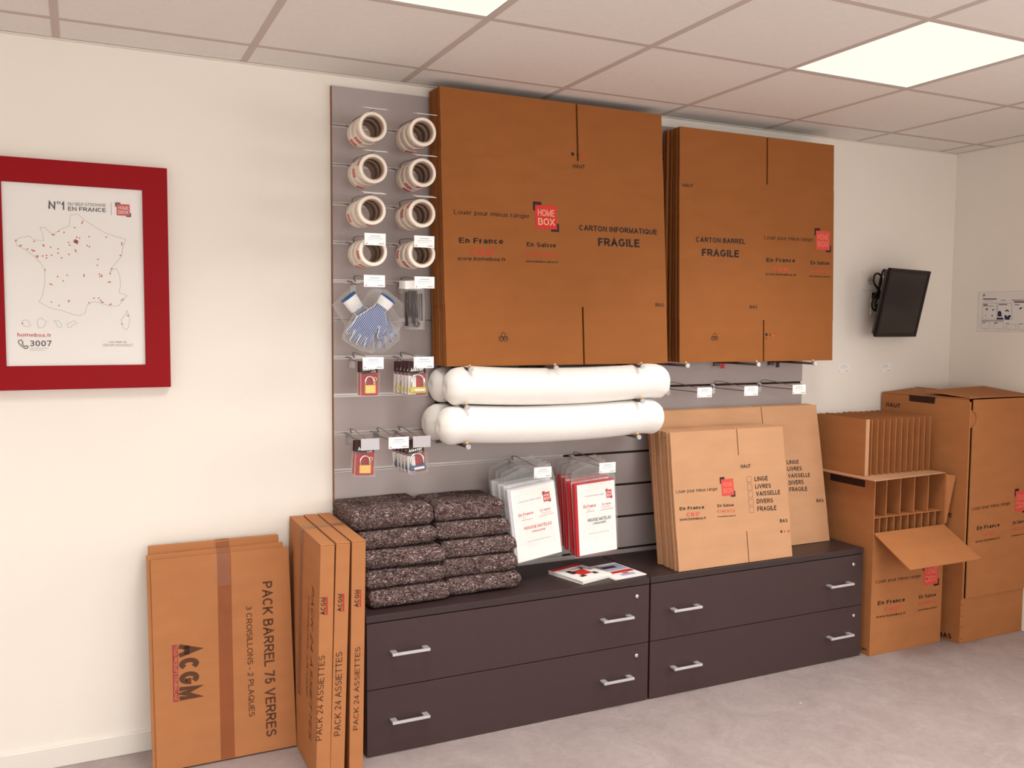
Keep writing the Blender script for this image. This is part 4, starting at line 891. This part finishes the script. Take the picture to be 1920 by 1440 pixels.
strip([(-.0008, 0.002+Hh*i/14) for i in range(15)]+[(.001, Hh+.001), (.010, Hh+.0188), (.0255, Hh+.0188), (.0275, Zb+.001), (.0605, Zb+.001), (.0608, Zb-.12)])
nu, nv = 8, 16; cr_ = []
for b in range(nv+1):
    for a in range(nu+1):
        z = Hh-.115*b/nv; k = a/nu; x = xa-.008+(xb-xa+.004)*k; e = Vector((x*45, z*45, 1)); cr_.append((x+.002*noise.noise(e+Vector((9, 0, 0))), -.0022-.0018*abs(noise.noise(e))*2-(.001 if b else 0), z+.002*noise.noise(e+Vector((0, 7, 0)))))
m.add(cr_, [(b*(nu+1)+a, b*(nu+1)+a+1, (b+1)*(nu+1)+a+1, (b+1)*(nu+1)+a) for b in range(nv) for a in range(nu)], 1, False)
m.build('packing_tape', [CTAPE, BAG], t)


# ================================================================== PLATE PACK BOXES
PB = [((601, 1022), (628, 1020), (593, 1440), (619, 1440), 'leftmost', (970, 1292, 986, 843, 937), (988, 628, 992, 535, 961), (991, 1001)),
      ((630.5, 1018), (657.5, 1016), (619.6, 1440), (644.5, 1440), 'middle', (1068, 1267, 1078, 823, 1034), (1075, 610, 1079, 517, 1051), (1079, 1088)),
      ((660, 1015), (685.5, 1013), (655, 1440), (680.5, 1440), 'rightmost', (1162, 1237, 1173, 797, 1135), (1165, 587, 1168, 495, 1141), (1169, 1177))]
for k, (tl, tr, bl, br, q, tt, ta, tr_) in enumerate(PB):
    Yf = -.50; A, B, Cc = ony(*tl, Yf), ony(*tr, Yf), ony(*bl, Yf); ey = (A-Cc); ey.y = 0; ey.normalize(); ex = Vector((ey.z, 0, -ey.x)); w = .0478; H = .815/ey.z
    base = A-ey*((A.z-.003)/ey.z); base.z = .003
    F = Face(base, ex, ey); t = thing('plate_pack_box', 'slim upright brown box printed PACK 24 ASSIETTES, %s of three beside the cabinet' % q, 'box', F.M(), 'slim plate pack boxes')
    H = (A-base).length
    Dp = .488
    m = MB().box(0, w, 0, Dp, 0, H-.005).build('box_body', CARD_M, t, bevel=.0015)
    MB().box(0, w, .0012, Dp, H-.0045, H).build('top_flap', CARD_M, t, bevel=.001)
    P = F.crop(260, 930, 2.823); m2 = MB()
    m2.text('PACK 24 ASSIETTES', P(tt[0], tt[1]), P(tt[2], tt[3]), P(tt[4], tt[1]), 0, .006); m2.build('printed_text', [BROWN], m); m2 = MB(); m2.text('ACGM', P(ta[0], ta[1]), P(ta[2], ta[3]), P(ta[4], ta[1]), 0, .03)
    m2.poly([P(tr_[0], ta[1]), P(tr_[1], ta[1]), P(tr_[1], ta[3]), P(tr_[0], ta[3])], 1)
    m2.build('printed_text', [BROWN, mat('dark_red_line', (176, 44, 48), .6)], m)
    if k == 0:   # print on the shaded left side, read upwards
        Fs = Face(base+(-F.n)*Dp, F.n, ey); m3 = MB(); Ms = F.M().inverted()@Fs.M()
        s0 = Fs.px(*((260+895/2.823), 930+1275/2.823)); s1 = Fs.px(*((260+930/2.823), 930+455/2.823)); sw = .03
        m3.text('PACK 24 ASSIETTES', (.375, H*.80), (.375, H*.14), (.41, H*.80), 0, .004, .2); m3.build('printed_text', [BROWN], m, Ms); m3 = MB(); m3.text('3 CROISILLONS - 2 PLAQUES', (.325, H*.74), (.325, H*.3), (.345, H*.74), 0, .0, .2)
        m3.build('printed_text', [BROWN], m, Ms)
    m4 = MB().box(-.0008, w+.0008*(k < 2)+(.0 if k < 2 else .0), Dp*.52, Dp*.52+.045, H+.0004, H+.001)
    if k == 0: m4.box(-.0012, -.0004, Dp*.52, Dp*.52+.045, H*.25, H)
    m4.build('packing_tape', CTAPE, t)

# ================================================================== OPEN PLATE CARTON and dividers
BX0, BX1, BYF, BYB, BH = 2.430, 2.907, -.426, -.012, .836
t = thing('open_carton', 'open brown carton with cardboard cells and a lowered front flap, beside the cabinet', 'carton', Vector((BX0, BYF, 0))); L = t.location
c = .005; w, d = BX1-BX0, BYB-BYF
F = Face(L, (1, 0, 0), (0, 0, 1)); P5 = F.crop(1560, 950, 4.8); P4 = F.crop(1510, 700, 4.683)
hz = P5(388, 240).y   # hinge of the front flap
sh = P4(605, 1275).y  # shelf between cells
MB().box(0, c, 0, d, 0.001, BH).box(w-c, w, 0, d, 0.001, BH).box(c, w-c, d-c, d, 0.001, BH).box(c, w-c, c, d-c, 0.001, .006).build('body', CARD_W, t)
fp = MB().box(c, w-c, 0, c, 0.001, hz).build('front_panel', CARD_W, t)
# front flap, hinged at hz, hanging outwards
fa = onz(1708, 1067, .50); q = Vector((0, 0, 0))
best = None
for k in range(60):   # find the outward angle that carries the flap's free corner to where it is seen
    a = math.radians(20+k); ln = .20
    for ln in (.16, .18, .20, .22, .24, .26):
        p = Vector((BX0+.012, BYF-math.sin(a)*ln, hz-math.cos(a)*ln)); dd = np.array(p)-CAM; zz = dd@BF; u, v = 960+FPX*(dd@BR)/zz, 720-FPX*(dd@BU)/zz; e = (u-1708)**2+(v-1067)**2
        if best is None or e < best[0]: best = (e, a, ln)
a, ln = best[1], best[2]
MB().box(.004, w-.004, 0, -c, 0, ln).build('front_flap', CARD_W, t, T(Vector((0, 0, hz+.001)))@RX_(math.pi-a))
f = MB(); f.prism([(0, 0), (.0, BH-hz-.012), (.040, BH-hz-.016), (.006, .0)], (0, c)); f.build('side_flap', CARD_W, t, T(Vector((w, -.001, hz+.006)))@RZ_(math.radians(-42)))
# cells inside
MB().box(c+.001, w-c-.001, .012, d-c-.002, sh-.004, sh).build('shelf', CARD_W, t)
for x in (1667, 1693, 1719, 1745):
    xx = F.px(x, 930).x
    MB().box(xx-.0025, xx+.0025, .014, d-c-.004, sh+.001, BH-.002).build('divider', CARD_W, t)
for k in range(9):
    xx = c+.001+(k+1)*(w-2*c)/10
    MB().box(xx-.002, xx+.002, .012, d-c-.004, .008, sh-.005).build('divider', CARD_W, t)
address(F, fp, P5, ((395, 692), (803, 635), 660), ((830, 530), (950, 690)), ((410, 887), (655, 852), 852), ((470, 947), (605, 930), 908), ((397, 1006), (662, 965), 983), ((782, 830), (935, 805), 798), ((775, 888), (940, 862), 858), ((773, 940), (940, 910), 925), PINKRED)
fp.children[0].location = Vector((0, 0, 0))
Fs = Face((BX0, BYB, 0), (0, -1, 0), (0, 0, 1)); m = MB(); Ms = T(-L)@Fs.M(); Pn = Fs.crop(1560, 950, 4.8)
m.text('BAS', Pn(266, 1285), Pn(312, 1300), Pn(266, 1263), 0, .02); m.build('printed_text', [BLACK], t, Ms)
m = MB().box(d*.34, d*.86, -.0008, 0, BH-.045, BH-.012); m.build('slot', mat('slot_shade', (52, 24, 12), .9), t, Ms)  # no cut-out: dark patch painted as the shade inside the slot
# loose cardboard tray lying on the open carton, and the folded dividers standing on it
zt = BH+.001
A, B2, Cc = onz(1650, 902, zt), onz(1772, 887, zt), onz(1545, 880, zt)
tray = MB().prism([(A.x-.035, A.y), (B2.x, B2.y), (B2.x-.02, -.02), (A.x-.035, -.02)], (0, 0.004), fn=lambda p: Vector((p.x, p.z, zt+p.y)))
tag(tray.build('cardboard_sheet', CARD), 'flat cardboard sheet lying on top of the open cell carton', 'cardboard')
zd = zt+.005; a1 = onz(1620, 893, zd); dx0 = a1.x; yf = max(a1.y, -.40); topz = ony(1620, 787, yf).z
xr_ = ony(1745, 850, yf).x; n = 11
t = thing('divider_set', 'folded set of cardboard bottle dividers standing on the open cell carton', 'dividers', Vector((dx0, yf, zd))); H = topz-zd; Ws = xr_-dx0; D = -.022-yf
MB().box(0, .0045, 0, D, 0, H).build('outer_panel', CARD_W, t)
MB().box(0.0, .022, -.0045, 0, 0, H).build('folded_tab', CARD, t, bevel=.001)
for k in range(n):
    x = .045+(Ws-.05)*k/(n-1); m = MB(); dx = random.uniform(-.002, .002)
    m.box(x-.002, x+.002, .002, D, 0.0, H-random.uniform(0, .004)); m.build('divider', CARD_W, t, RZ_(0))
for k in range(2):
    y = D*(.42+.33*k); MB().box(.005, Ws, y-.0015, y+.0015, H*.02, H*.55).build('cross_divider', CARD_W, t)

# ================================================================== WARDROBE CARTON (right)
WX0, WX1, WYF, WYB, WH = 2.966, 3.429, -.487, -.014, 1.196
t = thing('wardrobe_carton', 'tall closed brown wardrobe carton marked HAUT in the corner by the right wall', 'carton', Vector((WX0, WYF, 0))); L = t.location; w, d = WX1-WX0, WYB-WYF
F = Face(L, (1, 0, 0), (0, 0, 1)); SK = -.050   # the carton stands slightly out of square
def clampx(P): return lambda x, y: Vector((min(P(x, y).x, w-.020), P(x, y).y))
P5 = clampx(F.crop(1560, 950, 4.8)); P4 = clampx(F.crop(1510, 700, 4.683))
zs = P5(1150, 835).y
def skew(p): return Vector((p.x+SK*max(0, p.z)/d, p.z, p.y))     # plan outline (x, depth) pushed along z
def wall_(m, a, b, z0, z1): return m.prism([a, (a[0]+c, a[1]), (b[0]+c, b[1]), b], (z0, z1), fn=skew)
m = MB(); wall_(m, (0, 0), (0, d), .001, WH); wall_(m, (w-c, 0), (w-c, d), .001, WH)
m.prism([(c, d-c), (w-c, d-c), (w-c, d), (c, d)], (.001, WH), fn=skew).prism([(c, c), (w-c, c), (w-c, d-c), (c, d-c)], (.001, .006), fn=skew).box(c, w-c, 0, c, .001, zs)
m.build('body', CARD_W, t)
zn = P4(1465, 400).y; out = [(.027, zs+.001), (w-.001, zs+.001), (w-.001, WH), (.027, WH), (.027, zn+.036)]
for k in range(9):
    an = math.pi/2-math.pi*k/8; out.append((.027+.026*math.cos(an), zn+.034*math.sin(an)))
out.append((.027, zn-.036))
fp = MB().prism(out, (-.006, -.001)).build('front_panel', CARD_W, t)
MB().box(0.002, .014, -.004, -.0002, zs, WH-.01).build('corner_strip', CARD_W, t)
MB().box(.0145, .060, -.0008, .002, zn-.042, zn+.042).build('tuck_tab', CARD_W, t)
address(F, fp, P4, ((1450, 1203), (1790, 1150), 1172), ((1838, 1035), (1968, 1195)), ((1495, 1375), (1695, 1342), 1342), None, None, ((1812, 1327), (1965, 1300), 1297), None, None, PINKRED)
for ch in fp.children: ch.location.y = -.006
for s, p0, p1, yt, mi, bo in (('30 07', (1355, 270), (1450, 252), 238, 1, .008), ('www.homebox.fr', (1280, 325), (1497, 288), 302, 0, .014), ('0 842 00 11 22', (1612, 215), (1790, 188), 190, 1, 0), ('www.homebox-suisse.ch', (1605, 268), (1790, 238), 255, 0, .02)):
    m = MB(); m.text(s, P5(*p0), P5(*p1), P5(p0[0], yt), mi, bo, h=.0065); m.build('printed_text', [BLACK, PINKRED], fp)
for x, y in ((1165, 885), (1165, 985), (1160, 1085), (1160, 1187)): MB().line([P5(x-8, y-3), P5(x+14, y+3)], .002, 0, .0006).build('staple', BLACK, t)
bk = Vector((WX0+SK, WYB, 0)); Fs = Face(bk, Vector((WX0, WYF, 0))-bk, (0, 0, 1)); Ms = T(-L)@Fs.M(); Pq = Fs.crop(1510, 700, 4.683); P5s = Fs.crop(1560, 950, 4.8)
m = MB(); m.text('HAUT', Pq(710, 290), Pq(833, 306), Pq(710, 252), 0, .025); m.build('printed_text', [BLACK], t, Ms)
m = MB(); m.text('BAS', P5s(962, 1165), P5s(1076, 1190), P5s(962, 1122), 0, .03); m.build('printed_text', [BLACK], t, Ms)
m = MB(); e1 = P5s(1076, 100); e0 = P5s(1016, 82); dd = (e1-e0)*4.1; hgt = (P5s(1016, 42)-e0).length; m.text('PENDERIE', e1-dd, e1, e1-dd+Vector((0, hgt)), 0, .025)
m.build('printed_text', [BLACK], t, Ms)
MB().poly([Pq(912, 188), Pq(1143, 210), Pq(1135, 268), Pq(912, 243)], 0, .0008).build('handle_hole', MATS['slot_shade'], t, Ms)  # flat dark patch, shade of the hole's inside put into the colour
def flap(pts, th=.005):
    v = [Vector((p[0]+SK*p[1]/d, p[1], p[2])) for p in pts]; m = MB(); n = len(v); m.add(v+[p+Vector((0, 0, th)) for p in v], [tuple(range(n)), tuple(range(2*n-1, n-1, -1))]+[(i, (i+1) % n, (i+1) % n+n, i+n) for i in range(n)]); m.build('top_flap', CARD_W, t, bevel=.001)
flap([(0, .012, WH+.001), (0, d, WH+.001), (w*.46, d-.01, WH+.018), (w*.46, .02, WH+.006)])
flap([(w, .012, WH+.001), (w, d, WH+.001), (w*.5, d-.01, WH+.024), (w*.5, .02, WH+.008)])
flap([(.002, -.004, WH+.0065), (w-.002, -.004, WH+.0065), (w-.004, d*.52, WH+.036), (.004, d*.50, WH+.026)])

# ================================================================== MONITOR, SOCKETS, CABLE
Yt = -.215; A = ony(1671.7, 502.7, Yt); an = math.radians(13); tl_ = math.radians(11.5)
ex = Vector((math.cos(an), math.sin(an), 0)); nh = Vector((math.sin(an), -math.cos(an), 0)); ez = Vector((0, 0, 1))*math.cos(tl_)+nh*math.sin(tl_)
F = Face(A, ex, ez); W_ = F.px(1746.6, 508.4).x; H_ = -F.px(1653.6, 632).y
F = Face(A-ez*H_, ex, ez); t = thing('monitor', 'small black flat screen tilted down on a wall mount, upper right', 'monitor', F.M())
fr = .018
MB().box(0, W_, 0, .018, 0, fr).box(0, W_, 0, .018, H_-fr, H_).box(0, fr, 0, .018, fr, H_-fr).box(W_-fr, W_, 0, .018, fr, H_-fr).build('bezel', BLKP, t, bevel=.002)
MB().box(fr, W_-fr, .003, .006, fr, H_-fr).build('screen', SCRN, t)
MB().prism([(.0, .018), (W_, .018), (W_-.03, .045), (.03, .045)], (.01, H_-.01), fn=lambda p: Vector((p.x, p.z, p.y))).build('back_shell', BLKP, t, bevel=.003)
Mi = F.M().inverted(); ctr = F.M()@Vector((W_/2, .045, H_/2))
wm = Vector((ctr.x-.02, -.004, ctr.z)); MB().tube([Mi@wm, Mi@(wm+Vector((0, -.05, 0))), Vector((W_/2, .045, H_/2))], .014, 0, 12).box(-.05, .05, -.004, .0, -.05, .05, 0, Mi@T(wm+Vector((0, .003, 0)))).build('wall_mount', BLKP, t)
def socket(px, w_, h_, lab, n=1):
    p = ony(*px, -.0005); t = thing('wall_socket', lab, 'socket', T(Vector((p.x, 0, p.z))), 'white wall sockets by the monitor')
    MB().box(-w_/2, w_/2, -.010, -.0005, -h_/2, h_/2).build('cover_plate', WPLAS, t, bevel=.003)
    MB().lathe([(.0001, -.0125), (.019, -.0125), (.021, -.0105), (.0001, -.0105)], 24, 0, 'y', (0, 0, 0)).build('outlet', mat('pale_outlet', (206, 194, 184), .5), t)
    m = MB()
    for s in (-1, 1): m.tube([(s*.0095, -.0135, 0), (s*.0095, -.0105, 0)], .0025, 0, 8)
    m.build('pin_hole', CABLE, t)
socket((1629, 526), .095, .098, 'white wall socket left of the small black monitor, upper one'); socket((1640, 576), .07, .085, 'white wall socket behind the monitor cable, lower one')
m = MB(); q = lambda x, y, Y: ony(1560+x/4.967, 450+y/4.967, Y)
pts = []
for k in range(4):     # bundled loops, gathered in the middle
    s = (k-1.5)*.006; pts += [q(440, 480, -.055+s), q(392, 400, -.06+s), q(396, 330, -.06+s), q(430, 312, -.06+s), q(462, 350, -.06+s), q(450, 430, -.055+s), q(425, 480, -.055+s), q(376, 570, -.06+s), q(378, 640, -.055+s), q(430, 660, -.055+s), q(460, 620, -.06+s), q(462, 560, -.06+s)]
def smooth_path(p, k=4):
    out = []
    for i in range(len(p)-1):
        a, b, c_, d_ = p[max(i-1, 0)], p[i], p[i+1], p[min(i+2, len(p)-1)]
        for j in range(k):
            s = j/k; out.append(.5*((2*b)+(c_-a)*s+(2*a-5*b+4*c_-d_)*s*s+(3*b-a-3*c_+d_)*s**3))
    return out+[p[-1]]
pts = [q(400, 588, -.03)]+pts+[q(440, 440, -.07), q(470, 300, -.07), q(492, 280, -.075), q(490, 330, -.10)]
t = thing('power_cable', 'bundled black cable hanging beside the small monitor', 'cable', T(q(430, 480, -.06))); L = t.location.copy()
MB().tube([p-L for p in smooth_path(pts)], .0050, 0, 8).build('cord', CABLE, t)
MB().tube([p-L for p in smooth_path([q(400, 588, -.03), q(405, 640, -.03), q(420, 690, -.03), q(428, 740, -.035), q(440, 820, -.06)])], .003, 0, 8).build('cord', CABLE, t)
MB().box(-.014, .014, -.034, -.0140, -.016, .016, 0, T(Vector((ony(1640, 576, 0).x, 0, ony(1640, 576, 0).z))-L)).build('plug', CABLE, t, bevel=.003)
p = ony(1560+422/4.967, 450+730/4.967, -.033)-L; MB().box(p.x-.009, p.x+.009, p.y-.009, p.y+.007, p.z-.022, p.z+.022).build('ferrite_block', CABLE, t, bevel=.003)

# ================================================================== NOTICES on the walls
for px, lab in (((1582, 690), 'left of the two small white price cards stuck on the bare wall'), ((1660, 689), 'right of the two small white price cards stuck on the bare wall')):
    p = ony(*px, -.001); o = price_tag_mesh().build('price_card', [PAPER, BLUEP, RED, GREYP], None, T(Vector((p.x, -.0020, p.z)))); tag(o, lab, 'price card', 'price cards on the bare wall')
XW = RX-.002; P0 = onx(1831, 622, XW); top = onx(1837, 547, XW)
F = Face((XW, P0.y, P0.z), (0, -1, 0), (0, 0, 1)); h = top.z-P0.z; w = h*1.42
t = thing('notice', 'laminated white information sheet with two blue figures on the right wall', 'notice', F.M())
sh = MB().box(.006, w-.006, .0004, .0012, .006, h-.006).build('sheet', PAPER, t)
MB().box(0, w, -.0002, .0002, 0, h).build('laminate', BLIS, t)
P = F.crop(1820, 530, 13.09); m = MB()
for a, b, c_, d_, mi in ((300, 640, 392, 412, 1), (310, 560, 440, 447, 0), (310, 420, 520, 580, 0), (440, 560, 565, 580, 0), (690, 900, 520, 552, 0), (740, 860, 425, 440, 0), (1010, 1300, 422, 436, 1), (1065, 1400, 460, 490, 3), (1080, 1200, 530, 555, 0), (270, 810, 925, 945, 0), (290, 350, 975, 995, 0), (590, 650, 975, 1010, 0), (870, 940, 990, 1005, 0), (1200, 1270, 1000, 1015, 0), (370, 420, 620, 680, 0), (510, 550, 790, 830, 0)): m.poly([P(a, d_), P(b, d_), P(b, c_), P(a, c_)], mi, .0006)
for a, b, c_, d_ in ((260, 470, 960, 1125), (575, 805, 975, 1135), (870, 1110, 1020, 1150), (1170, 1400, 1020, 1160), (290, 640, 500, 900), (660, 1010, 500, 905)): m.line([P(a, d_), P(b, d_), P(b, c_), P(a, c_)], .0012, 0, .0006, closed=True)
def blob(pts, mi): m.poly([P(*p) for p in pts], mi, .0008)
blob([(665, 820), (668, 730), (690, 695), (725, 692), (752, 720), (765, 820), (720, 838)], 2); blob([(635, 905), (645, 860), (690, 852), (720, 870), (760, 850), (800, 865), (805, 905)], 2)
blob([(845, 910), (828, 820), (850, 790), (880, 800), (900, 840), (940, 795), (975, 795), (992, 830), (960, 860), (955, 910)], 2); blob([(848, 715), (860, 675), (900, 662), (940, 690), (935, 725), (900, 690)], 1)
blob([(525, 690), (530, 665), (575, 645), (575, 670)], 1); blob([(350, 820), (375, 785), (385, 800)], 1); blob([(1200, 660), (1205, 615), (1280, 600), (1225, 655)], 1); blob([(305, 345), (310, 285), (340, 270), (350, 295), (385, 300), (350, 320)], 0)
m.build('printed_text', [GREYP, BLACK, NAVY, mat('maroon_print', (92, 34, 36), .6)], sh)
p = onz(1501, 1318, .001); tag(MB().box(-.003, .003, -.002, .002, -.0008, .001).build('paper_scrap', PAPER, None, T(p)), 'tiny white scrap lying on the bare floor', 'scrap')
